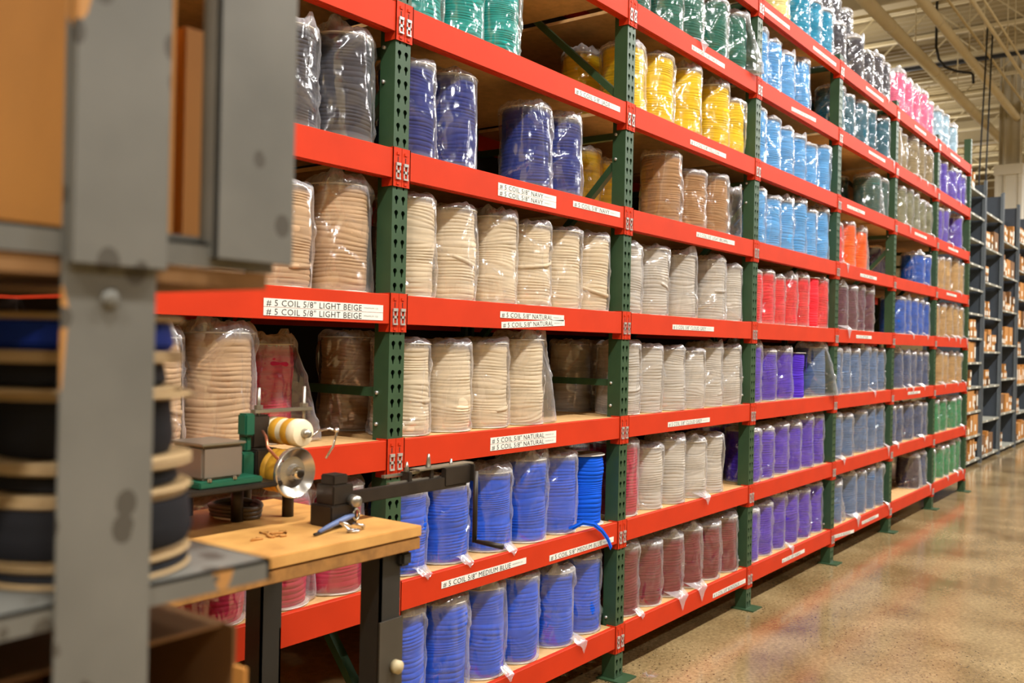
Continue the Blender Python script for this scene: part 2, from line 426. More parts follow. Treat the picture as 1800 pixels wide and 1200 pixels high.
def post_mesh(ztop, rear=False):
    """open steel channel with two columns of teardrop slots in its face"""
    V, Fc = [], []
    def quad(a, b, c, d):
        i = len(V); V.extend((a, b, c, d)); Fc.append((i, i+1, i+2, i+3))
    hx, fy, dy = 0.038, 0.003, 0.075
    nseg = 12
    pitch = S / 10
    def cell(xa, xb, za, zb):
        cx, cz = (xa + xb) / 2, (za + zb) / 2 + 0.007
        outer, inner = [], []
        for k in range(nseg):
            a = 2*math.pi*(k + 0.5)/nseg
            c, s = math.cos(a), math.sin(a)
            # point on cell border
            mxv = max(abs(c) / ((xb-xa)/2), abs(s) / ((zb-za)/2))
            outer.append(((xa+xb)/2 + c/mxv, fy, (za+zb)/2 + s/mxv))
            rr = 0.0095
            ix, iz = rr*c, rr*s
            if s < -0.9: ix, iz = math.copysign(0.0026, c), -0.021
            elif s < -0.5: ix, iz = math.copysign(0.0046, c), -0.0095
            inner.append((cx + ix, fy, cz + iz))
        # snap the border samples nearest the corners on to them
        for (qx, qz) in ((xa, za), (xb, za), (xb, zb), (xa, zb)):
            k = min(range(nseg), key=lambda j: (outer[j][0]-qx)**2 + (outer[j][2]-qz)**2)
            outer[k] = (qx, fy, qz)
        for k in range(nseg):
            k2 = (k+1) % nseg
            quad(outer[k], outer[k2], inner[k2], inner[k])
            # wall thickness of the slot
            a, b = inner[k], inner[k2]
            quad(a, b, (b[0], fy+0.003, b[2]), (a[0], fy+0.003, a[2]))
    z = 0.0062
    quad((-hx, fy, 0), (hx, fy, 0), (hx, fy, z), (-hx, fy, z))
    while z + pitch <= ztop:
        quad((-hx, fy, z), (-0.029, fy, z), (-0.029, fy, z+pitch), (-hx, fy, z+pitch))
        quad((0.029, fy, z), (hx, fy, z), (hx, fy, z+pitch), (0.029, fy, z+pitch))
        quad((-0.005, fy, z), (0.005, fy, z), (0.005, fy, z+pitch), (-0.005, fy, z+pitch))
        cell(-0.029, -0.005, z, z+pitch); cell(0.005, 0.029, z, z+pitch)
        z += pitch
    zt = z
    for sx in (-1, 1):
        for xx in (hx, hx - 0.003):
            quad((sx*xx, fy, 0), (sx*xx, dy, 0), (sx*xx, dy, zt), (sx*xx, fy, zt))
        quad((sx*hx, dy, 0), (sx*0.014, dy, 0), (sx*0.014, dy, zt), (sx*hx, dy, zt))
        quad((sx*0.014, dy, 0), (sx*0.014, dy-0.014, 0), (sx*0.014, dy-0.014, zt), (sx*0.014, dy, zt))
    if rear: V = [(-x, DEPTH - y, z) for (x, y, z) in V]
    return pyd('post', V, Fc)

def brace_list():
    out = []
    ya, yb = 0.07, DEPTH - 0.07
    for z in (0.16, 1.44, 2.65, 3.78):
        out.append(('horizontal_brace', boxes('horizontal_brace', [((-0.016, ya - 0.02, z - 0.016), (0.016, yb + 0.02, z + 0.016))])))
    for (a, b) in ((0.24, 1.33), (2.53, 1.55), (2.84, 3.70)):
        bm = bmesh.new(); add_bar(bm, (0, ya - 0.01, a), (0, yb + 0.01, b), 0.032, 0.036, up=Vector((1, 0, 0)))
        out.append(('diagonal_brace', bm_done('diagonal_brace', bm)))
    return out

front_post = post_mesh(3.88); rear_post = post_mesh(3.88, True); tall_post = post_mesh(4.14); tall_rear = post_mesh(4.14, True)
braces = brace_list()
foot = boxes('foot', [((-0.065, -0.055, 0), (0.075, 0.09, 0.008))])
rfoot = boxes('foot', [((-0.065, DEPTH - 0.09, 0), (0.075, DEPTH + 0.055, 0.008))])
bolt = tube('bolt', [(-0.046, 0.055, 0), (-0.036, 0.055, 0)], 0.007, 8)
POSTS = ['green upright frame at near end of rack, behind the foreground shelving', 'green upright frame left of the natural and medium blue reels',
 'green upright frame between the natural and cloud grey reels', 'green upright frame between the cloud grey and purple reels',
 'green upright frame between the purple and slate blue reels', 'green upright frame between the plum and royal blue reels',
 'green upright frame between the royal blue and tan reels', 'green upright frame at far end, standing taller than the others']
for i in range(-1, 7):
    last = i == 6
    t = thing('upright_frame', POSTS[i+1], 'rack frame', (i * L, 0, 0), group='upright frames of the red rack')
    obj('front_post', tall_post if last else front_post, M['green'], t)
    obj('rear_post', tall_rear if last else rear_post, M['green'], t)
    obj('foot_plate', foot, M['green'], t); obj('foot_plate', rfoot, M['green'], t)
    for nm, me in braces: obj(nm, me, M['green'], t)
    for z in (0.30, 0.16, 1.44, 1.33, 2.53, 2.65):
        obj('bolt', bolt, M['clip'], t, loc=(0, 0, z))

def beam_mesh(rear=False):
    # profile in (y, z) going round; front face at y = 0, inner step carries the deck
    P = [(0.0, -HB), (0.0, -0.002), (0.002, 0), (0.022, 0), (0.0235, -0.002), (0.0235, -0.018), (0.044, -0.018), (0.044, -HB), (0.022, -HB), (0.020, -HB + 0.004), (0.014, -HB + 0.004), (0.012, -HB)]
    if rear: P = [(DEPTH - y, z) for y, z in P][::-1]
    V = [(x, y, z) for x in (0.042, L - 0.042) for (y, z) in P]
    n = len(P)
    Fc = [(k, (k+1) % n, n + (k+1) % n, n + k) for k in range(n)]
    Fc += [tuple(range(n))[::-1], tuple(range(n, 2*n))]
    bm = bmesh.new(); me = pyd('beam', V, Fc); bm.from_mesh(me)
    bmesh.ops.recalc_face_normals(bm, faces=bm.faces)
    me2 = bpy.data.meshes.new('beam'); bm.to_mesh(me2); bm.free()
    return me2
beam_f = beam_mesh(); beam_r = beam_mesh(True)

def connector(side):
    """L shaped end plate: half the post face plus its flank. side +1 = left end of a beam (covers right half of the post)"""
    bm = bmesh.new()
    zt, zb = 0.005, -0.1306
    if side > 0:
        add_box(bm, (0.0012, -0.0025, zb), (0.0445, 0.0015, zt)); add_box(bm, (0.0405, -0.0025, zb), (0.0445, 0.05, zt))
    else:
        add_box(bm, (L - 0.0445, -0.0025, zb), (L - 0.0012, 0.0015, zt)); add_box(bm, (L - 0.0445, -0.0025, zb), (L - 0.0405, 0.05, zt))
    x = 0.019 if side > 0 else L - 0.019
    # pressed hooks
    for z in (-0.014, -0.118):
        add_box(bm, (x - 0.006, -0.0055, z - 0.006), (x + 0.006, -0.0025, z + 0.003))
    return bm_done('connector', bm)
def slot_mesh(side):
    x = 0.019 if side > 0 else L - 0.019
    return boxes('slot', [((x - 0.002, -0.0028, -0.045), (x + 0.002, -0.0022, -0.027))])  # solid dark sliver, the slot's inner shade is put into its colour
def clip_mesh(side):
    x = 0.019 if side > 0 else L - 0.019
    y0, y1 = -0.0065, -0.0026
    B = [((x-0.011, y0, -0.104), (x-0.0065, y1, -0.050)), ((x+0.0065, y0, -0.104), (x+0.011, y1, -0.050)),
         ((x-0.011, y0-0.002, -0.058), (x+0.011, y1, -0.048)), ((x-0.011, y0, -0.083), (x+0.011, y1, -0.074)), ((x-0.011, y0-0.002, -0.106), (x+0.011, y1, -0.100))]
    return boxes('clip', B)
con = {s: connector(s) for s in (1, -1)}; slt = {s: slot_mesh(s) for s in (1, -1)}; clp = {s: clip_mesh(s) for s in (1, -1)}
M['slotdark'] = mat('slot_painted_shade', (40, 16, 10), 0.9)

# lettering on the paper strips: (bay, level) -> (x, z of the top edge, width, tilt, colour name, rows)
LABELS = {
 (0,4): [(1.012, -0.040, 0.505, 0, 'LIGHT BEIGE', 2)], (0,3): [(0.560, -0.048, 0.505, 0, 'LIGHT BEIGE', 1)], (0,5): [(0.62, -0.030, 0.42, 0, '', 1)],
 (1,6): [(1.094, -0.037, 0.395, 0, 'JADE', 1)], (1,5): [(0.554, -0.030, 0.41, 0, 'NAVY', 2), (1.099, -0.030, 0.41, 0, 'NAVY', 1)],
 (1,4): [(0.585, -0.034, 0.459, 0, 'NATURAL', 1), (0.594, -0.0765, 0.456, 0.050, 'NATURAL', 1)], (1,3): [(0.539, -0.030, 0.463, 0, 'NATURAL', 2)],
 (1,2): [(0.261, -0.040, 0.537, 0, 'MEDIUM BLUE', 1), (0.971, -0.062, 0.542, 0, 'MEDIUM BLUE', 1)],
 (2,7): [(0.645, -0.045, 0.425, 0, 'NILE', 1)], (2,6): [(0.650, -0.050, 0.463, 0, 'YELLOW', 1)], (2,5): [(0.749, -0.034, 0.511, 0, 'LIGHT BROWN', 1)],
 (2,4): [(0.487, -0.044, 0.51, 0, 'CLOUD GREY', 1)], (2,3): [(0.457, -0.052, 0.51, 0, 'CLOUD GREY', 1)], (2,1): [(1.060, -0.060, 0.47, 0, 'BORDEAUX', 1)],
 (3,8): [(0.058, -0.045, 0.43, 0, 'CREAM', 1), (0.949, -0.050, 0.50, 0, 'TURQUOISE', 1)], (3,7): [(0.554, -0.058, 0.478, 0.035, 'SKY BLUE', 1)],
 (3,1): [(0.552, -0.048, 0.431, 0, 'PURPLE', 1)],
 (4,8): [(0.614, -0.042, 0.50, 0, 'CHARCOAL', 1)], (4,7): [(0.725, -0.035, 0.48, 0, 'SLATE', 1)], (4,6): [(0.19, -0.045, 0.456, 0, 'SPRUCE', 1)],
 (4,5): [(0.561, -0.045, 0.46, 0, 'ORANGE', 1)], (4,4): [(0.488, -0.037, 0.42, 0, 'PLUM', 1)],
 (4,1): [(0.046, -0.050, 0.486, -0.06, 'WEDGWOOD', 1), (0.741, -0.045, 0.48, 0, 'WEDGWOOD', 1)],
 (5,8): [(0.582, -0.045, 0.434, 0, 'PINK', 1)], (5,6): [(0.662, -0.035, 0.46, 0, 'OLIVE', 1)], (5,3): [(0.528, -0.035, 0.46, 0, 'SLATE', 1)],
 (6,8): [(0.506, -0.042, 0.46, 0, 'ICE', 1)], (6,6): [(0.487, -0.040, 0.48, 0, 'VIOLET', 1)], (6,5): [(0.449, -0.028, 0.48, 0, 'TAN', 1)],
}
def text_obj(s, size, width, x, z, y, mt, parent, name='lettering'):
    cu = bpy.data.curves.new('lettering', 'FONT'); cu.body = s; cu.size = size; cu.resolution_u = 2
    cu.space_character = 1.08; cu.offset = 0
    o = bpy.data.objects.new(name, cu); COL.objects.link(o)
    cu.materials.append(mt)
    o.parent = parent; o.rotation_euler = (math.pi/2, 0, 0); o.location = (x, y, z)
    bpy.context.view_layer.update()
    wd = o.dimensions.x
    if wd > 0: o.scale = (width / wd, 1, 1)
    return o

for b in range(7):
    for l in range(1, 9):
        z = Z1 + (l-1) * S; x0 = (b-1) * L
        kind = LABELS.get((b, l))
        lab = 'red beam %s level up in the %s of the rack' % (ORD[l-1], BAYS[b])
        if kind and kind[0][4] and b < 4 and not (b == 3 and l > 1) and not (b == 2 and l == 7):
            lab += ', marked ' + kind[0][4].title()
        beam = obj('shelf_beam', beam_f, M['red'], None, (x0, 0, z))
        tag(beam, lab, 'shelf beam', 'front beams of the red rack')
        for s in (1, -1):
            c = obj('beam_connector', con[s], M['red'], beam)
            obj('safety_clip', clp[s], M['clip'], c); obj('slot', slt[s], M['slotdark'], c)
        for (lx, lz, lw, tilt, word, rows) in (kind or []):
            for rw in range(rows):
                hgt = 0.0255
                pl = obj('label_strip', boxes('label_strip', [((0, -0.0012, -hgt), (lw, 0, 0))]), M['label'], beam, loc=(lx, -0.0004, lz - rw * 0.0268))
                pl.rotation_euler = (0, -tilt, 0); pl['label'] = 'white paper label strip'
                if word:
                    big = lw * (0.78 if len(word) > 4 else 0.735)
                    text_obj('# 5 COIL 5/8" ' + word, 0.0275, big, 0.010, -0.0228, -0.0016, M['ink'], pl)
                    if b < 3: text_obj('MINIMUM 125', 0.0075, lw * 0.13, lw * (0.82 if len(word) > 4 else 0.78), -0.0155, -0.0016, M['greyink'], pl, 'small_print')
        rb = obj('rear_beam', beam_r, M['red'], None, (x0, 0, z))
        tag(rb, 'red rear beam %s level up in the %s' % (ORD[l-1], BAYS[b]), 'shelf beam', 'rear beams of the red rack')

deck = boxes('deck', [((0.045, 0.0245, -0.0175), (L - 0.045, DEPTH - 0.0245, -0.0015))])
for b in range(7):
    for l in range(1, 9):
        d = obj('shelf_deck', deck, M['wood'], None, ((b-1)*L, 0, Z1 + (l-1)*S))
        tag(d, 'particle board deck on %s level up of the %s' % (ORD[l-1], BAYS[b]), 'shelf board', 'particle board decks of the rack')
bp_ = boxes('back', [((0.001, 0, 0.02), (L - 0.001, 0.006, 3.8))])  # added sheet, stands in for the dark depth of the loaded rack
for b in range(7):
    tag(obj('back_panel', bp_, M['back'], None, ((b-1)*L, DEPTH + 0.03, 0)), 'added dark sheet standing in for the dark depth of the %s' % BAYS[b], 'added sheet', 'added dark sheets behind the rack')

# ------------------------------------------------------------------ the tape reels
R0, H0 = 0.115, 0.35
def winding_mesh(seed, amp=0.0045, turns=22):
    rnd = random.Random(seed)
    nt, nz = 44, turns * 10
    ph = [rnd.uniform(0, 6.28) for _ in range(8)]
    off = Vector((seed * 3.7, 0, 0))
    V, Fc = [], []
    p = [rnd.uniform(0.08, 0.3), rnd.uniform(0.4, 0.6), rnd.uniform(0.7, 0.95)]
    tt = [rnd.uniform(-0.09, 0.09) for _ in range(3)]
    for i in range(nz + 1):
        z = H0 * i / nz; u0 = i / nz
        sh = 0.010 * max(0, (u0 - 0.93) / 0.07) ** 2 + 0.006 * max(0, (0.06 - u0) / 0.06) ** 2
        body = 0.0035 * math.sin(u0 * 5 + ph[3]) + 0.002 * math.sin(u0 * 13 + ph[4])
        for k in range(nt):
            a = 2*math.pi*k/nt
            ca, sa = math.cos(a), math.sin(a)
            nv = noise.noise(Vector((ca*0.9, sa*0.9, z*9)) + off)
            tilt = sum(t_ * math.exp(-((u0-q_)/0.09)**2) * math.sin(a + ph[j]) for j, (t_, q_) in enumerate(zip(tt, p)))
            u = (z + tilt * 0.30 + nv * 0.007 + 0.008 * math.sin(z * 34 + ph[5])) / (H0 / turns)
            f = abs(math.sin(math.pi * u))
            ridge = f ** 0.36
            n2 = noise.noise(Vector((ca*1.4, sa*1.4, z*26)) + off * 2)
            r = R0 * 0.963 - amp * (1 - ridge) * min(1.5, max(0.15, 0.8 + 1.3 * n2)) + 0.0025 * n2 + 0.003 * nv + body * 0.8 - sh
            if i == 0 or i == nz: r -= 0.006
            V.append((r*ca, r*sa, z))
    for i in range(nz):
        for k in range(nt):
            Fc.append((i*nt+k, i*nt+(k+1) % nt, (i+1)*nt+(k+1) % nt, (i+1)*nt+k))
    Fc.append(tuple(range(nt))[::-1]); Fc.append(tuple(nz*nt + k for k in range(nt)))
    me = pyd('tape_winding', V, Fc, True)
    me.materials.append(None)
    return me
WIND = [winding_mesh(s) for s in range(1, 11)]

def flange_mesh():
    return lathe('flange', [(0.022, 0), (0.1165, 0), (0.118, 0.0015), (0.118, 0.0035), (0.1165, 0.005), (0.022, 0.005), (0.022, 0)], 44)
FL = flange_mesh()
COREM = lathe('core', [(0.015, -0.002), (0.022, -0.002), (0.022, 0.006), (0.015, 0.006), (0.015, -0.002)], 24)

def film_mesh(style, seed):
    """a clear bag pulled over a reel: creased sides, gathered top, sometimes a loose tail at the foot"""
    rnd = random.Random(seed * 7 + ord(style))
    off = Vector((seed * 5.3, seed * 1.7, ord(style)))
    nt, ns = 96, 46
    side = rnd.uniform(-1.1, 0.2)
    loose = {'w': 0.10, 'l': 0.030, 'p': 0.012, 's': 0.010, 't': 0.007}[style]
    top_up = {'w': 0.026, 't': 0.017, 'p': 0.026, 'l': 0.026, 's': 0.022}[style]
    creases = []
    for _ in range(34):
        vert = rnd.random() < 0.4
        creases.append((rnd.uniform(-math.pi, math.pi), rnd.uniform(0, H0), rnd.gauss(0, 1.2) if vert else rnd.gauss(0, 9),
                        rnd.uniform(0.06, 0.2) if vert else rnd.uniform(0.03, 0.09), rnd.uniform(0.003, 0.011), rnd.uniform(0.008, 0.026)))
    peaks = [(rnd.uniform(-2.7, 0.4), rnd.uniform(0.2, 0.5), rnd.uniform(0.02, 0.05)) for _ in range({'t': 1, 'p': 2, 'l': 2, 's': 1, 'w': 2}[style])]
    if style == 'w': side = rnd.uniform(-0.55, -0.25)
    if style == 't': peaks = [(peaks[0][0], 0.5, 0.012)]
    V, Fc, G = [], [], []
    prof = [(0.60, 0.0012), (0.97, 0.0012)]
    for i in range(ns + 1):
        prof.append((1.0, 0.004 + (H0 + 0.004) * i / ns))
    zt = H0 + 0.008
    for rr, up in ((0.985, 0.22), (0.95, 0.5), (0.90, 0.75), (0.82, 0.95), (0.70, 0.95), (0.56, 0.8), (0.42, 0.8), (0.28, 0.75), (0.14, 0.8), (0.04, 0.8)):
        prof.append((rr, zt + up * top_up))
    for j, (rf, z) in enumerate(prof):
        for k in range(nt):
            a = 2*math.pi*k/nt
            ca, sa = math.cos(a), math.sin(a)
            u = min(1, z / H0)
            bump = 0.0; g = 0.0
            for (a0, z0, slope, hl, am, wd) in creases:
                dz = z - z0
                if abs(dz) > hl: continue
                c0 = a0 + slope * dz
                da = ((a - c0 + math.pi) % (2*math.pi) - math.pi) * 0.118 / math.sqrt(1 + (slope*0.118)**2)
                if abs(da) < wd * 2:
                    bump += am * max(0, 1 - abs(da)/wd) * (1 - (dz/hl)**2)
            big = noise.noise(Vector((ca*1.1, sa*1.1, z*5)) + off)
            fine = noise.noise(Vector((ca*3.5, sa*3.5, z*22)) + off)
            d = (a - side + math.pi) % (2*math.pi) - math.pi
            sd = loose * max(0, 1 - abs(d)/0.34) * (0.75 + 0.25*math.sin(z*11 + seed))
            if style == 'w': sd = 0.105 * max(0, 1 - abs(d)/0.62) * max(0.06, (1 - u)) ** 0.75
            r = 0.1170 + min(0.012, bump) + 0.0055 * big + 0.0024 * fine + sd
            if j < 2: r = 0.118
            r *= rf
            zz = z
            tb = 0.0
            if j > ns - 2:
                for (a0, z0, slope, hl, am, wd) in creases[:9]:
                    da = (a - a0 + math.pi) % (2*math.pi) - math.pi
                    tb = max(tb, (1 - abs(da) / (0.10 + 14 * wd * 0.6)) * am * 110)
                q = min(1, (j - ns + 2) / 4)
                cn = noise.noise(Vector((ca*rf*3.2, sa*rf*3.2, seed*1.3)))
                c2 = abs(noise.noise(Vector((ca*rf*8, sa*rf*8, seed*2.1 + 9))))
                if j > ns + 1: zz += (abs(cn) * 0.026 + c2 * 0.005) * (0.35 if style == 't' else 0.8) * min(1, (1.02 - rf) * 5) + tb * 0.012 * q
                zz = max(zz, z if j <= ns + 1 else zt)
                for (pa, pw, phh) in peaks:
                    dp = (a - pa + math.pi) % (2*math.pi) - math.pi
                    gg = max(0, 1 - abs(dp)/pw) * math.exp(-((rf-0.93)/0.11)**2)
                    zz += phh * gg * q
                g = 0.5 * q + 0.5 * min(1, c2 * 3) * q
            zz = min(zz, zt + 0.058)
            g = max(g, min(0.16, bump * 10), 0.6 * max(0, 1 - z/0.03))
            g = max(g, 0.5 * max(0, 1 - abs(d)/0.30) * (1 if loose > 0.008 else 0.3))
            V.append((r*ca, r*sa, zz)); G.append(g)
    n = len(prof)
    for j in range(n-1):
        for k in range(nt):
            Fc.append((j*nt+k, j*nt+(k+1) % nt, (j+1)*nt+(k+1) % nt, (j+1)*nt+k))
    Fc.append(tuple((n-1)*nt + k for k in range(nt)))
    if style == 's' or (style == 'l' and seed % 2):
        a0 = rnd.uniform(-2.0, -0.9); wd = rnd.uniform(0.45, 0.8) if style == 's' else 0.35
        nu, nv = 22, 14
        b0 = len(V)
        drop = rnd.uniform(0.045, 0.09) if style == 's' else 0.025
        for v in range(nv + 1):
            tv = v / nv
            for q in range(nu + 1):
                tq = q / nu * 2 - 1
                ang = a0 + tq * wd * (1 - 0.6*tv)
                r = 0.119
                px, py = r*math.cos(ang), r*math.sin(ang)
                wav = noise.noise(Vector((tq*2.5, tv*3, seed))) 
                reach = max(0.0, 0.151 - abs(py))
                if tv < 0.45:
                    s_ = tv / 0.45
                    y = max(py - reach * s_, -0.152); z = 0.03 * (1 - s_) + 0.004 + 0.012*abs(wav)
                else:
                    s_ = (tv - 0.45) / 0.55
                    y = -0.153 - 0.008*abs(wav) * s_
                    z = 0.004 - drop * s_ * (1 - 0.75 * abs(tq)) + 0.008*wav*(1-s_)
                V.append((px + 0.012*tv*math.sin(seed) + 0.004*wav, y, z)); G.append(0.75)
        for v in range(nv):
            for q in range(nu):
                i = b0 + v*(nu+1) + q
                Fc.append((i, i+1, i+nu+2, i+nu+1))
    me = pyd('plastic_bag', V, Fc, True)
    at = me.attributes.new('gather', 'FLOAT', 'POINT')
    at.data.foreach_set('value', G)
    me.materials.append(M['film'])
    return me
FILM = {}
for st in 'tplsw':
    FILM[st] = [film_mesh(st, s) for s in range(1, 7)]

def strip_mesh(seed):
    """a turn of tape running aslant over the wound body"""
    rnd = random.Random(seed)
    a0 = rnd.uniform(-2.8, -1.6); span = rnd.uniform(2.2, 3.1); z0 = rnd.uniform(0.06, 0.20); dz = rnd.choice((1, 1, -0.4)) * rnd.uniform(0.06, 0.12)
    V, Fc = [], []
    n = 22
    for i in range(n + 1):
        t = i / n; a = a0 + span * t; z = z0 + dz * t - 0.02*math.sin(math.pi*t)
        for k, (dr, h) in enumerate(((-0.003, -0.0085), (0.0018, -0.008), (0.0016, -0.002), (0.0034, 0.0), (0.0016, 0.002), (0.0018, 0.008), (-0.003, 0.0085))):
            r = R0 - 0.0012 + dr*0.8 - (0.006 if i in (0, n) else 0)
            V.append((r*math.cos(a), r*math.sin(a), z + h))
    for i in range(n):
        for k in range(6):
            Fc.append((i*7+k, (i+1)*7+k, (i+1)*7+k+1, i*7+k+1))
    me = pyd('loose_turn', V, Fc, True); me.materials.append(None)
    return me
STRIP = [strip_mesh(s) for s in range(1, 7)]

def set_mat(o, m):
    o.material_slots[0].link = 'OBJECT'; o.material_slots[0].material = m

cnt = 0
def reel(x, y, z, r, h, col, style, label, cat='reel', group=None, rz=None, strip=False):
    global cnt
    cnt += 1
    rnd = random.Random(cnt * 13)
    bag = style != 'b'
    t = thing('bagged_tape_reel' if bag else 'tape_reel', label, cat, (x, y, z), 0.0, group)
    s = r / 0.1225; t.scale = (s, s, h / (H0 + 0.010))
    wd = obj('tape_winding', WIND[cnt % len(WIND)], None, t, loc=(0, 0, 0.005)); wd.rotation_euler = (0, 0, rnd.uniform(0, 6.28)); set_mat(wd, MT[col])
    for zz in (0.0, H0 + 0.005):
        f = obj('flange', FL, M['flange'], t, loc=(0, 0, zz))
        if zz > 0: obj('core', COREM, M['core'], f)
    if strip:
        so = obj('loose_turn', STRIP[cnt % len(STRIP)], None, t, loc=(0, 0, 0.005)); set_mat(so, MT[col])
        so.rotation_euler = (0, 0, rnd.uniform(-0.4, 0.6))
    if bag:
        fb = obj('plastic_bag', FILM[style][rnd.randrange(6)], M['film'], t)
        fb.scale = (1.0, 1.0, 1.0)
        if style == 'w' and ('third bay' in label or 'fourth bay' in label): fb.rotation_euler = (0, 0, -0.65)
        if style == 't': fb.rotation_euler = (0, 0, rnd.uniform(0, 6.28))
    return t

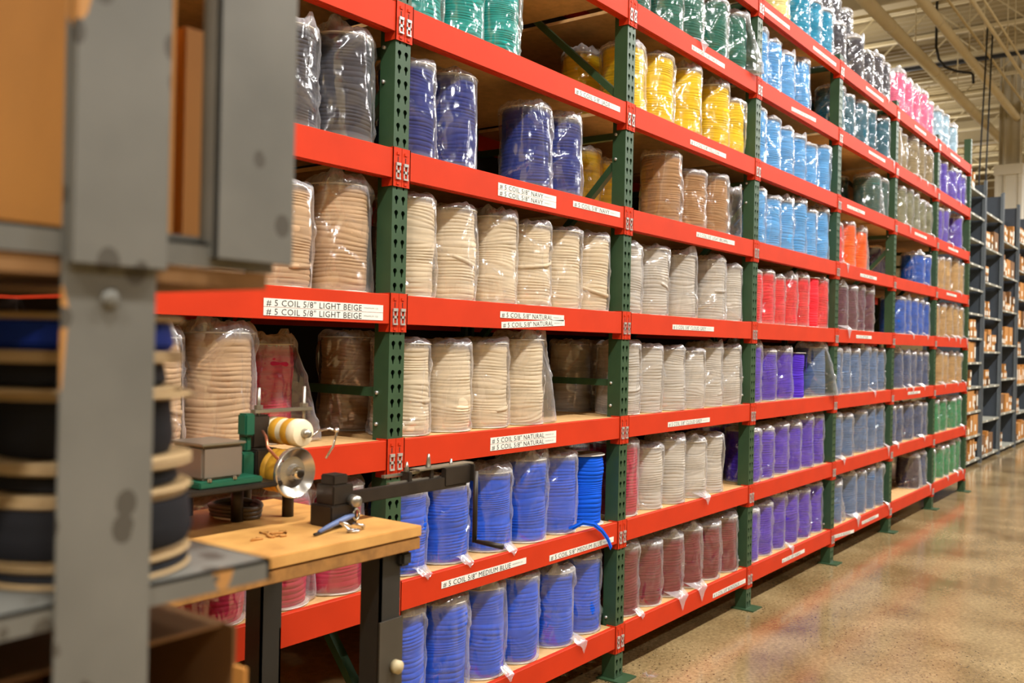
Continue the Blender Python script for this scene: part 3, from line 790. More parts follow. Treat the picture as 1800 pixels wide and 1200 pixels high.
WIDE = {(1,3,4), (2,7,5), (3,3,5), (4,1,1), (4,6,1), (4,5,3), (5,1,1)}
FRONT = [
 (0, 2, 1, 3, 'cranberry', 't', -0.663, 0.137, 0.119, 0.365),
 (0, 2, 2, 3, 'cranberry', 'l', -0.411, 0.135, 0.119, 0.365),
 (0, 2, 3, 3, 'cranberry', 't', -0.167, 0.139, 0.119, 0.36),
 (0, 3, 1, 2, 'light beige', 'l', -0.893, 0.136, 0.119, 0.344),
 (0, 3, 2, 2, 'light beige', 'p', -0.649, 0.135, 0.119, 0.362),
 (0, 4, 1, 3, 'light beige', 't', -0.69, 0.139, 0.119, 0.3),
 (0, 4, 2, 3, 'light beige', 't', -0.42, 0.145, 0.119, 0.326),
 (0, 4, 3, 3, 'light beige', 'l', -0.167, 0.144, 0.119, 0.364),
 (0, 5, 1, 2, 'charcoal', 'p', -0.411, 0.143, 0.119, 0.328),
 (0, 5, 2, 2, 'charcoal', 'p', -0.167, 0.137, 0.119, 0.36),
 (1, 1, 1, 6, 'medium blue', 'l', 0.167, 0.14, 0.119, 0.365),
 (1, 1, 2, 6, 'medium blue', 'p', 0.411, 0.137, 0.119, 0.357),
 (1, 1, 3, 6, 'medium blue', 'l', 0.655, 0.136, 0.119, 0.365),
 (1, 1, 4, 6, 'medium blue', 't', 0.899, 0.135, 0.119, 0.365),
 (1, 1, 5, 6, 'medium blue', 's', 1.177, 0.137, 0.119, 0.333),
 (1, 1, 6, 6, 'medium blue', 't', 1.426, 0.145, 0.119, 0.356),
 (1, 2, 1, 6, 'medium blue', 'l', 0.167, 0.144, 0.119, 0.3),
 (1, 2, 2, 6, 'medium blue', 'l', 0.411, 0.144, 0.119, 0.3),
 (1, 2, 3, 6, 'medium blue', 'l', 0.694, 0.144, 0.119, 0.323),
 (1, 2, 4, 6, 'medium blue', 'p', 0.938, 0.136, 0.119, 0.355),
 (1, 2, 5, 6, 'medium blue', 't', 1.182, 0.138, 0.119, 0.35),
 (1, 2, 6, 6, 'medium blue', 'b', 1.426, 0.142, 0.119, 0.333),
 (1, 3, 1, 4, 'natural', 't', 0.167, 0.143, 0.119, 0.339),
 (1, 3, 2, 4, 'natural', 't', 0.411, 0.144, 0.119, 0.339),
 (1, 3, 3, 4, 'natural', 't', 0.655, 0.145, 0.119, 0.347),
 (1, 3, 4, 4, 'natural', 's', 0.899, 0.135, 0.119, 0.365),
 (1, 4, 1, 6, 'natural', 't', 0.177, 0.141, 0.119, 0.365),
 (1, 4, 2, 6, 'natural', 't', 0.421, 0.142, 0.119, 0.356),
 (1, 4, 3, 6, 'natural', 'p', 0.694, 0.14, 0.119, 0.358),
 (1, 4, 4, 6, 'natural', 't', 0.938, 0.136, 0.119, 0.349),
 (1, 4, 5, 6, 'natural', 't', 1.182, 0.14, 0.119, 0.351),
 (1, 4, 6, 6, 'natural', 't', 1.426, 0.135, 0.119, 0.353),
 (1, 5, 1, 4, 'navy', 't', 0.167, 0.145, 0.119, 0.348),
 (1, 5, 2, 4, 'navy', 't', 0.411, 0.144, 0.119, 0.365),
 (1, 5, 3, 4, 'navy', 'p', 0.923, 0.141, 0.119, 0.35),
 (1, 5, 4, 4, 'navy', 'l', 1.167, 0.138, 0.119, 0.348),
 (1, 6, 1, 3, 'jade', 't', 0.196, 0.145, 0.119, 0.3),
 (1, 6, 2, 3, 'jade', 't', 0.44, 0.141, 0.119, 0.3),
 (1, 6, 3, 3, 'jade', 'p', 0.684, 0.145, 0.119, 0.3),
 (2, 1, 1, 6, 'bordeaux', 'l', 1.799, 0.144, 0.119, 0.342),
 (2, 1, 2, 6, 'bordeaux', 't', 2.043, 0.14, 0.119, 0.325),
 (2, 1, 3, 6, 'bordeaux', 's', 2.287, 0.139, 0.119, 0.321),
 (2, 1, 4, 6, 'bordeaux', 's', 2.531, 0.141, 0.119, 0.327),
 (2, 1, 5, 6, 'bordeaux', 't', 2.775, 0.139, 0.119, 0.318),
 (2, 1, 6, 6, 'bordeaux', 'p', 3.019, 0.136, 0.119, 0.33),
 (2, 2, 1, 5, 'cranberry', 't', 1.76, 0.138, 0.119, 0.365),
 (2, 2, 2, 5, 'cloud grey', 't', 2.038, 0.144, 0.119, 0.323),
 (2, 2, 3, 5, 'cloud grey', 'p', 2.282, 0.135, 0.119, 0.343),
 (2, 2, 4, 5, 'cloud grey', 's', 2.553, 0.135, 0.119, 0.318),
 (2, 2, 5, 5, 'cloud grey', 't', 2.797, 0.142, 0.119, 0.328),
 (2, 3, 1, 6, 'cloud grey', 't', 1.76, 0.137, 0.119, 0.353),
 (2, 3, 2, 6, 'cloud grey', 't', 2.004, 0.14, 0.119, 0.339),
 (2, 3, 3, 6, 'cloud grey', 't', 2.269, 0.14, 0.119, 0.332),
 (2, 3, 4, 6, 'cloud grey', 't', 2.513, 0.138, 0.119, 0.325),
 (2, 3, 5, 6, 'cloud grey', 'p', 2.775, 0.146, 0.119, 0.344),
 (2, 3, 6, 6, 'cloud grey', 't', 3.019, 0.136, 0.119, 0.346),
 (2, 4, 1, 5, 'cloud grey', 't', 1.76, 0.139, 0.119, 0.34),
 (2, 4, 2, 5, 'cloud grey', 't', 2.043, 0.136, 0.119, 0.35),
 (2, 4, 3, 5, 'cloud grey', 'l', 2.387, 0.142, 0.119, 0.347),
 (2, 4, 4, 5, 'cloud grey', 'p', 2.775, 0.137, 0.119, 0.352),
 (2, 4, 5, 5, 'cloud grey', 't', 3.019, 0.138, 0.119, 0.334),
 (2, 5, 1, 3, 'light brown', 't', 2.187, 0.143, 0.119, 0.365),
 (2, 5, 2, 3, 'light brown', 't', 2.489, 0.138, 0.119, 0.317),
 (2, 5, 3, 3, 'light brown', 't', 2.796, 0.141, 0.119, 0.339),
 (2, 6, 1, 5, 'yellow', 'p', 1.76, 0.145, 0.119, 0.331),
 (2, 6, 2, 5, 'yellow', 't', 2.056, 0.135, 0.119, 0.356),
 (2, 6, 3, 5, 'yellow', 'p', 2.397, 0.135, 0.119, 0.365),
 (2, 6, 4, 5, 'yellow', 'p', 2.775, 0.137, 0.119, 0.365),
 (2, 6, 5, 5, 'yellow', 't', 3.019, 0.143, 0.119, 0.327),
 (2, 7, 1, 5, 'dark green', 't', 1.786, 0.141, 0.119, 0.3),
 (2, 7, 2, 5, 'dark green', 't', 2.154, 0.137, 0.119, 0.3),
 (2, 7, 3, 5, 'dark green', 's', 2.403, 0.138, 0.119, 0.309),
 (2, 7, 4, 5, 'dark green', 't', 2.728, 0.136, 0.119, 0.345),
 (2, 7, 5, 5, 'dark green', 'l', 3.019, 0.14, 0.119, 0.347),
 (3, 1, 1, 6, 'purple', 't', 3.353, 0.135, 0.119, 0.325),
 (3, 1, 2, 6, 'purple', 't', 3.605, 0.142, 0.119, 0.334),
 (3, 1, 3, 6, 'purple', 's', 3.852, 0.145, 0.119, 0.362),
 (3, 1, 4, 6, 'purple', 't', 4.096, 0.145, 0.119, 0.354),
 (3, 1, 5, 6, 'purple', 't', 4.34, 0.143, 0.119, 0.339),
 (3, 1, 6, 6, 'purple', 't', 4.612, 0.146, 0.119, 0.36),
 (3, 2, 1, 6, 'purple', 't', 3.353, 0.134, 0.119, 0.328),
 (3, 2, 2, 6, 'purple', 't', 3.597, 0.137, 0.119, 0.325),
 (3, 2, 3, 6, 'purple', 't', 3.88, 0.146, 0.119, 0.332),
 (3, 2, 4, 6, 'purple', 'p', 4.124, 0.143, 0.119, 0.322),
 (3, 2, 5, 6, 'purple', 'p', 4.368, 0.139, 0.119, 0.354),
 (3, 2, 6, 6, 'purple', 't', 4.612, 0.145, 0.119, 0.355),
 (3, 3, 1, 5, 'purple', 'p', 3.363, 0.141, 0.119, 0.365),
 (3, 3, 2, 5, 'purple', 't', 3.631, 0.144, 0.119, 0.33),
 (3, 3, 3, 5, 'purple', 'l', 3.908, 0.138, 0.119, 0.332),
 (3, 3, 4, 5, 'purple', 'b', 4.152, 0.136, 0.119, 0.322),
 (3, 3, 5, 5, 'slate blue', 's', 4.612, 0.139, 0.119, 0.365),
 (3, 4, 1, 7, 'coral red', 't', 3.334, 0.121, 0.1046, 0.326),
 (3, 4, 2, 7, 'coral red', 't', 3.55, 0.124, 0.1046, 0.339),
 (3, 4, 3, 7, 'coral red', 't', 3.765, 0.131, 0.1046, 0.32),
 (3, 4, 4, 7, 'coral red', 'p', 3.98, 0.124, 0.1046, 0.328),
 (3, 4, 5, 7, 'coral red', 'p', 4.196, 0.12, 0.1046, 0.351),
 (3, 4, 6, 7, 'coral red', 'b', 4.411, 0.12, 0.1046, 0.362),
 (3, 4, 7, 7, 'coral red', 't', 4.626, 0.122, 0.1046, 0.364),
 (3, 5, 1, 6, 'light blue', 't', 3.389, 0.143, 0.119, 0.351),
 (3, 5, 2, 6, 'light blue', 't', 3.633, 0.138, 0.119, 0.33),
 (3, 5, 3, 6, 'light blue', 'p', 3.877, 0.137, 0.119, 0.337),
 (3, 5, 4, 6, 'light blue', 'p', 4.121, 0.135, 0.119, 0.365),
 (3, 5, 5, 6, 'light blue', 't', 4.365, 0.146, 0.119, 0.332),
 (3, 5, 6, 6, 'light blue', 'p', 4.612, 0.139, 0.119, 0.365),
 (3, 6, 1, 6, 'light blue', 't', 3.353, 0.136, 0.119, 0.35),
 (3, 6, 2, 6, 'light blue', 't', 3.597, 0.135, 0.119, 0.338),
 (3, 6, 3, 6, 'light blue', 't', 3.841, 0.135, 0.119, 0.318),
 (3, 6, 4, 6, 'light blue', 'p', 4.085, 0.136, 0.119, 0.306),
 (3, 6, 5, 6, 'light blue', 't', 4.329, 0.142, 0.119, 0.3),
 (3, 6, 6, 6, 'light blue', 't', 4.612, 0.136, 0.119, 0.334),
 (3, 7, 1, 4, 'light blue', 't', 3.353, 0.134, 0.119, 0.347),
 (3, 7, 2, 4, 'light blue', 't', 3.597, 0.14, 0.119, 0.34),
 (3, 7, 3, 4, 'light blue', 'p', 3.841, 0.137, 0.119, 0.317),
 (3, 7, 4, 4, 'light blue', 'l', 4.164, 0.146, 0.119, 0.352),
 (3, 8, 1, 4, 'pale yellow', 't', 3.707, 0.135, 0.119, 0.3),
 (3, 8, 2, 4, 'turquoise', 't', 4.124, 0.14, 0.119, 0.326),
 (3, 8, 3, 4, 'turquoise', 't', 4.368, 0.143, 0.119, 0.328),
 (3, 8, 4, 4, 'turquoise', 't', 4.612, 0.139, 0.119, 0.338),
 (4, 1, 1, 5, 'slate blue', 'l', 5.085, 0.146, 0.119, 0.305),
 (4, 1, 2, 5, 'slate blue', 's', 5.438, 0.14, 0.119, 0.347),
 (4, 1, 3, 5, 'slate blue', 't', 5.682, 0.137, 0.119, 0.342),
 (4, 1, 4, 5, 'slate blue', 't', 5.961, 0.139, 0.119, 0.345),
 (4, 1, 5, 5, 'slate blue', 's', 6.205, 0.134, 0.119, 0.342),
 (4, 2, 1, 5, 'slate blue', 's', 5.023, 0.139, 0.119, 0.34),
 (4, 2, 2, 5, 'slate blue', 't', 5.301, 0.137, 0.119, 0.326),
 (4, 2, 3, 5, 'slate blue', 't', 5.709, 0.145, 0.119, 0.335),
 (4, 2, 4, 5, 'slate blue', 'p', 5.961, 0.144, 0.119, 0.364),
 (4, 2, 5, 5, 'slate blue', 's', 6.205, 0.14, 0.119, 0.364),
 (4, 3, 1, 6, 'slate blue', 't', 4.961, 0.134, 0.119, 0.345),
 (4, 3, 2, 6, 'slate blue', 'l', 5.205, 0.137, 0.119, 0.338),
 (4, 3, 3, 6, 'slate blue', 't', 5.449, 0.137, 0.119, 0.339),
 (4, 3, 4, 6, 'slate blue', 's', 5.717, 0.136, 0.119, 0.361),
 (4, 3, 5, 6, 'slate blue', 't', 5.961, 0.137, 0.119, 0.358),
 (4, 3, 6, 6, 'slate blue', 't', 6.205, 0.144, 0.119, 0.35),
 (4, 4, 1, 4, 'plum', 's', 5.092, 0.136, 0.119, 0.342),
 (4, 4, 2, 4, 'plum', 't', 5.336, 0.135, 0.119, 0.344),
 (4, 4, 3, 4, 'plum', 't', 5.58, 0.145, 0.119, 0.363),
 (4, 4, 4, 4, 'plum', 'p', 5.837, 0.141, 0.119, 0.345),
 (4, 5, 1, 3, 'coral red', 's', 4.966, 0.146, 0.119, 0.306),
 (4, 5, 2, 3, 'orange', 't', 5.274, 0.139, 0.119, 0.346),
 (4, 5, 3, 3, 'orange', 'l', 5.619, 0.145, 0.119, 0.324),
 (4, 6, 1, 2, 'grey green', 'l', 5.961, 0.142, 0.119, 0.327),
 (4, 6, 2, 2, 'grey green', 'p', 6.205, 0.143, 0.119, 0.325),
 (4, 7, 1, 5, 'teal', 't', 4.946, 0.143, 0.119, 0.352),
 (4, 7, 2, 5, 'teal', 't', 5.19, 0.14, 0.119, 0.34),
 (4, 7, 3, 5, 'teal', 't', 5.525, 0.135, 0.119, 0.359),
 (4, 7, 4, 5, 'teal', 't', 5.769, 0.137, 0.119, 0.335),
 (4, 7, 5, 5, 'teal', 's', 6.205, 0.144, 0.119, 0.365),
 (4, 8, 1, 5, 'charcoal', 'p', 4.946, 0.145, 0.119, 0.332),
 (4, 8, 2, 5, 'charcoal', 'p', 5.417, 0.145, 0.119, 0.355),
 (4, 8, 3, 5, 'charcoal', 't', 5.676, 0.138, 0.119, 0.301),
 (4, 8, 4, 5, 'charcoal', 's', 5.961, 0.142, 0.119, 0.346),
 (4, 8, 5, 5, 'charcoal', 't', 6.205, 0.144, 0.119, 0.339),
 (5, 1, 1, 2, 'dark plum', 'l', 7.529, 0.142, 0.119, 0.318),
 (5, 1, 2, 2, 'slate navy', 's', 7.798, 0.144, 0.119, 0.33),
 (5, 2, 1, 5, 'slate navy', 's', 6.589, 0.14, 0.119, 0.338),
 (5, 2, 2, 5, 'slate navy', 't', 6.833, 0.142, 0.119, 0.333),
 (5, 2, 3, 5, 'slate navy', 't', 7.22, 0.142, 0.119, 0.334),
 (5, 2, 4, 5, 'slate navy', 's', 7.554, 0.137, 0.119, 0.327),
 (5, 2, 5, 5, 'slate navy', 't', 7.798, 0.145, 0.119, 0.317),
 (5, 3, 1, 5, 'slate navy', 'l', 6.809, 0.145, 0.119, 0.339),
 (5, 3, 2, 5, 'slate navy', 's', 7.053, 0.135, 0.119, 0.329),
 (5, 3, 3, 5, 'slate navy', 't', 7.297, 0.146, 0.119, 0.33),
 (5, 3, 4, 5, 'slate navy', 's', 7.554, 0.146, 0.119, 0.326),
 (5, 3, 5, 5, 'slate navy', 't', 7.798, 0.142, 0.119, 0.327),
 (5, 4, 1, 5, 'royal blue', 't', 6.822, 0.135, 0.119, 0.333),
 (5, 4, 2, 5, 'royal blue', 's', 7.066, 0.145, 0.119, 0.34),
 (5, 4, 3, 5, 'royal blue', 't', 7.309, 0.136, 0.119, 0.342),
 (5, 4, 4, 5, 'royal blue', 's', 7.554, 0.146, 0.119, 0.343),
 (5, 4, 5, 5, 'royal blue', 't', 7.798, 0.142, 0.119, 0.332),
 (5, 5, 1, 2, 'royal blue', 'l', 7.523, 0.135, 0.119, 0.3),
 (5, 5, 2, 2, 'royal blue', 't', 7.798, 0.136, 0.119, 0.301),
 (5, 6, 1, 5, 'olive grey', 's', 6.805, 0.142, 0.119, 0.347),
 (5, 6, 2, 5, 'olive grey', 't', 7.066, 0.141, 0.119, 0.363),
 (5, 6, 3, 5, 'olive grey', 't', 7.309, 0.143, 0.119, 0.354),
 (5, 6, 4, 5, 'olive grey', 't', 7.554, 0.145, 0.119, 0.325),
 (5, 6, 5, 5, 'olive grey', 's', 7.798, 0.137, 0.119, 0.306),
 (5, 7, 1, 5, 'olive taupe', 't', 6.583, 0.134, 0.119, 0.356),
 (5, 7, 2, 5, 'olive taupe', 't', 6.827, 0.145, 0.119, 0.335),
 (5, 7, 3, 5, 'olive taupe', 's', 7.19, 0.134, 0.119, 0.36),
 (5, 7, 4, 5, 'olive taupe', 's', 7.508, 0.145, 0.119, 0.365),
 (5, 7, 5, 5, 'olive taupe', 's', 7.798, 0.135, 0.119, 0.328),
 (5, 8, 1, 5, 'pink', 'l', 6.705, 0.144, 0.119, 0.39),
 (5, 8, 2, 5, 'pink', 'p', 6.975, 0.143, 0.119, 0.37),
 (5, 8, 3, 5, 'pink', 'p', 7.26, 0.145, 0.119, 0.36),
 (5, 8, 4, 5, 'pink', 'p', 7.554, 0.141, 0.119, 0.39),
 (5, 8, 5, 5, 'pink', 's', 7.798, 0.145, 0.119, 0.338),
 (6, 1, 1, 5, 'green', 't', 8.156, 0.136, 0.119, 0.32),
 (6, 1, 2, 5, 'green', 's', 8.566, 0.142, 0.119, 0.318),
 (6, 1, 3, 5, 'green', 't', 8.81, 0.138, 0.119, 0.319),
 (6, 1, 4, 5, 'green', 's', 9.146, 0.145, 0.119, 0.326),
 (6, 1, 5, 5, 'green', 's', 9.39, 0.143, 0.119, 0.354),
 (6, 2, 1, 4, 'green', 't', 8.292, 0.14, 0.119, 0.322),
 (6, 2, 2, 4, 'green', 't', 8.641, 0.14, 0.119, 0.328),
 (6, 2, 3, 4, 'green', 't', 9.098, 0.134, 0.119, 0.318),
 (6, 2, 4, 4, 'green', 's', 9.37, 0.134, 0.119, 0.329),
 (6, 3, 1, 4, 'tan', 's', 8.433, 0.141, 0.119, 0.336),
 (6, 3, 2, 4, 'tan', 't', 8.678, 0.14, 0.119, 0.325),
 (6, 3, 3, 4, 'tan', 's', 9.08, 0.144, 0.119, 0.32),
 (6, 3, 4, 4, 'tan', 's', 9.39, 0.141, 0.119, 0.315),
 (6, 4, 1, 5, 'tan', 't', 8.203, 0.136, 0.119, 0.333),
 (6, 4, 2, 5, 'tan', 's', 8.522, 0.138, 0.119, 0.342),
 (6, 4, 3, 5, 'tan', 's', 8.887, 0.143, 0.119, 0.358),
 (6, 4, 4, 5, 'tan', 's', 9.146, 0.14, 0.119, 0.344),
 (6, 4, 5, 5, 'tan', 's', 9.39, 0.134, 0.119, 0.342),
 (6, 5, 1, 5, 'tan', 't', 8.132, 0.144, 0.119, 0.319),
 (6, 5, 2, 5, 'tan', 't', 8.437, 0.144, 0.119, 0.339),
 (6, 5, 3, 5, 'tan', 't', 8.681, 0.135, 0.119, 0.347),
 (6, 5, 4, 5, 'tan', 's', 9.146, 0.141, 0.119, 0.365),
 (6, 5, 5, 5, 'tan', 't', 9.39, 0.139, 0.119, 0.348),
 (6, 6, 1, 3, 'violet', 't', 8.297, 0.143, 0.119, 0.341),
 (6, 6, 2, 3, 'violet', 's', 8.568, 0.138, 0.119, 0.365),
 (6, 6, 3, 3, 'violet', 'l', 9.238, 0.137, 0.119, 0.365),
 (6, 7, 1, 5, 'violet', 't', 8.147, 0.14, 0.119, 0.323),
 (6, 7, 2, 5, 'violet', 't', 8.494, 0.146, 0.119, 0.357),
 (6, 7, 3, 5, 'violet', 's', 8.902, 0.135, 0.119, 0.343),
 (6, 7, 4, 5, 'violet', 't', 9.146, 0.135, 0.119, 0.365),
 (6, 7, 5, 5, 'violet', 't', 9.39, 0.141, 0.119, 0.349),
 (6, 8, 1, 3, 'ice blue', 's', 8.207, 0.145, 0.119, 0.35),
 (6, 8, 2, 3, 'ice blue', 't', 8.503, 0.14, 0.119, 0.363),
 (6, 8, 3, 3, 'ice blue', 'p', 8.902, 0.139, 0.119, 0.319),

]
for (b, l, i, n, col, st, x, y, r, h) in FRONT:
    z = Z1 + (l-1)*S + 0.0005
    if (b, l, i) in WIDE: st = 'w'
    bag = 'bagged reel of %s tape' % col if st != 'b' else 'unbagged reel of %s tape' % col
    reel(x, y, z, r, h, col, st, '%s, %s from left, %s shelf up, %s' % (bag, ORD[i-1], ORD[l-1], BAYS[b]), group='%s reels on %s shelf, %s' % (col, ORD[l-1], BAYS[b]),
         strip=(col in ('natural', 'cloud grey', 'light beige') and (i + l) % 2 == 0))
# deeper rows seen through the gaps: (bay, level, x, y, r, h, colour, style)
BACK = [
 (0,3,-0.375,0.27,0.116,0.33,'cranberry','w'), (1,3,0.165,0.42,0.119,0.36,'light beige','t'),
 (2,6,1.80,0.42,0.119,0.35,'yellow','p'), (2,6,2.055,0.42,0.119,0.34,'yellow','t'), (2,6,2.31,0.42,0.119,0.34,'yellow','t'),
 (2,5,1.80,0.42,0.119,0.35,'yellow','t'), (2,5,2.055,0.43,0.119,0.33,'yellow','t'),
 (2,3,1.76,0.43,0.119,0.35,'cloud grey','t'), (2,3,2.015,0.42,0.119,0.35,'cloud grey','t'), (2,3,2.27,0.42,0.119,0.35,'cloud grey','t'),
 (1,3,1.42,0.75,0.119,0.35,'cloud grey','t'),
 (2,2,1.74,0.42,0.119,0.33,'cranberry','t'), (2,2,2.0,0.42,0.119,0.33,'cranberry','t'),
 (3,2,3.40,0.42,0.119,0.34,'purple','t'), (3,2,3.655,0.41,0.119,0.34,'purple','t'),
 (3,5,3.40,0.42,0.119,0.36,'light blue','t'), (3,5,3.65,0.42,0.119,0.36,'light blue','t'),
 (4,7,4.96,0.42,0.119,0.35,'dark green','t'), (4,7,5.21,0.42,0.119,0.35,'dark green','t'), (4,7,5.46,0.42,0.119,0.35,'dark green','t'),
 (4,6,5.20,0.42,0.119,0.35,'grey green','p'), (4,6,5.46,0.42,0.119,0.35,'grey green','t'), (4,6,5.73,0.42,0.119,0.35,'grey green','t'), (4,6,5.98,0.42,0.119,0.35,'grey green','t'),
 (5,4,6.55,0.42,0.119,0.34,'royal blue','t'), (5,4,6.80,0.42,0.119,0.34,'royal blue','t'), (4,4,6.20,0.42,0.119,0.34,'deep blue','t'),
 (5,5,7.05,0.42,0.119,0.34,'navy','t'), (5,5,7.32,0.42,0.119,0.34,'navy','t'),
 (5,1,6.85,0.42,0.119,0.33,'dark plum','t'), (5,1,7.12,0.42,0.119,0.33,'dark plum','t'),
 (1,5,0.75,0.52,0.119,0.35,'navy','t'),
]
bc = {}
for (b, l, x, y, r, h, col, st) in BACK:
    bc[(b, l)] = bc.get((b, l), 0) + 1
    reel(x, y, Z1 + (l-1)*S + 0.0005 - 0.001, r, h, col, st, 'bagged %s reel in the rear row, %s from left, %s shelf up, %s' % (col, ORD[bc[(b, l)]-1], ORD[l-1], BAYS[b]),
         group='rear row reels on %s shelf, %s' % (ORD[l-1], BAYS[b]))
# second tier on the top shelf, standing on the reels of the rear row
for i, (x, tx) in enumerate(((5.30, 'left'), (5.56, 'middle'), (5.86, 'right'))):
    z = Z1 + 7*S - 0.001
    reel(x, 0.385, z, 0.119, 0.37, 'charcoal', 't', 'bagged charcoal reel supporting the %s one of the raised three, top shelf' % tx, group='charcoal reels behind the top row')
    reel(x, 0.385, z + 0.392, 0.119, 0.37, 'charcoal', 't', 'charcoal reel raised on top of another, %s of three, above top shelf' % tx, group='charcoal reels stacked above the top row')

# an empty film bag left standing beside the light brown reels
e = obj('empty_plastic_bag', FILM['p'][2], M['film'], None, (L + 1.43, 0.10, Z1 + 4*S + 0.0005))
e.scale = (0.55, 0.55, 0.80); e.rotation_euler = (0, 0, 1.0)
tag(e, 'empty clear bag standing at right of the light brown reels', 'bag')

# blue tape hanging from the unbagged reel, over the beam
bare = [o for o in COL.objects if o.name.startswith('tape_reel')]
for t in bare:
    for ch in t.children:
        if ch.name.startswith('flange'): ch.scale = (1.03, 1.03, 1)
t = [o for o in bare if 'medium blue' in o['label']][0]
W = [(1.14, 0.040, 0.012), (1.18, 0.010, 0.030), (1.22, -0.010, 0.048), (1.30, -0.020, 0.030), (1.37, -0.022, -0.01), (1.43, -0.018, -0.058), (1.475, -0.012, -0.11)]
V, Fc = [], []
for i, p in enumerate(W):
    a = Vector(W[max(i-1, 0)]); b = Vector(W[min(i+1, len(W)-1)])
    d = (b - a).normalized(); nrm = Vector((0, -1, 0)); s = d.cross(nrm).normalized()
    for q, dr in ((-0.0115, 0), (-0.002, 0.0006), (0, 0.0026), (0.002, 0.0006), (0.0115, 0)):
        V.append(Vector(p) + s * q + nrm * dr)
for i in range(len(W)-1):
    for k in range(4): Fc.append((i*5+k, (i+1)*5+k, (i+1)*5+k+1, i*5+k+1))
me = pyd('tape_tail', [v - t.location + Vector((0, 0, Z1 + S)) for v in V], Fc, True); me.materials.append(MT['medium blue'])
inv = Vector((1/t.scale[0], 1/t.scale[1], 1/t.scale[2]))
for v in me.vertices: v.co = Vector((v.co.x*inv.x, v.co.y*inv.y, v.co.z*inv.z))
obj('tape_tail', me, None, t)
# purple card tag on the unbagged purple reel
t = [o for o in bare if 'purple' in o['label']][0]
tg = boxes('tag', [((0.02, -0.1265, 0.22), (0.085, -0.1245, 0.33))])
tg_o = obj('card_tag', tg, MT['purple'], t); tg_o.rotation_euler = (0, 0.18, 0.35)

# ------------------------------------------------------------------ grey shelving beyond the rack
M['grey'] = mat('grey_shelf_paint', (98, 106, 112), 0.5, vary=0.12, scale=4)
M['greyedge'] = mat('grey_shelf_lip', (150, 150, 138), 0.5, vary=0.1)
M['dark'] = mat('slate_panel', (62, 70, 80), 0.55, vary=0.1)
M['card'] = mat('cardboard', (184, 124, 52), 0.8, vary=0.12, scale=6)
M['card2'] = mat('darker_cardboard', (120, 82, 42), 0.85, vary=0.15, scale=6)
M['white'] = mat('white_sticker', (228, 226, 214), 0.6)
yf, yd = 0.42, 0.55
UN = [(11.62, 12.82, 3.94, 0.35, 'narrow'), (12.86, 14.30, 3.92, 0.52, 'w'), (14.34, 15.82, 3.95, 0.56, 'w'), (15.86, 17.34, 3.95, 0.50, 'w'), (17.38, 18.9, 3.95, 0.55, 'w')]
UL = ['grey shelving unit nearest the red rack', 'second grey shelving unit beyond the red rack', 'third grey shelving unit beyond the red rack', 'fourth grey shelving unit, partly cut by picture edge', 'farthest grey shelving unit']
UB = ['nearest grey unit', 'second grey unit', 'third grey unit', 'fourth grey unit', 'farthest grey unit']
rnd = random.Random(5)
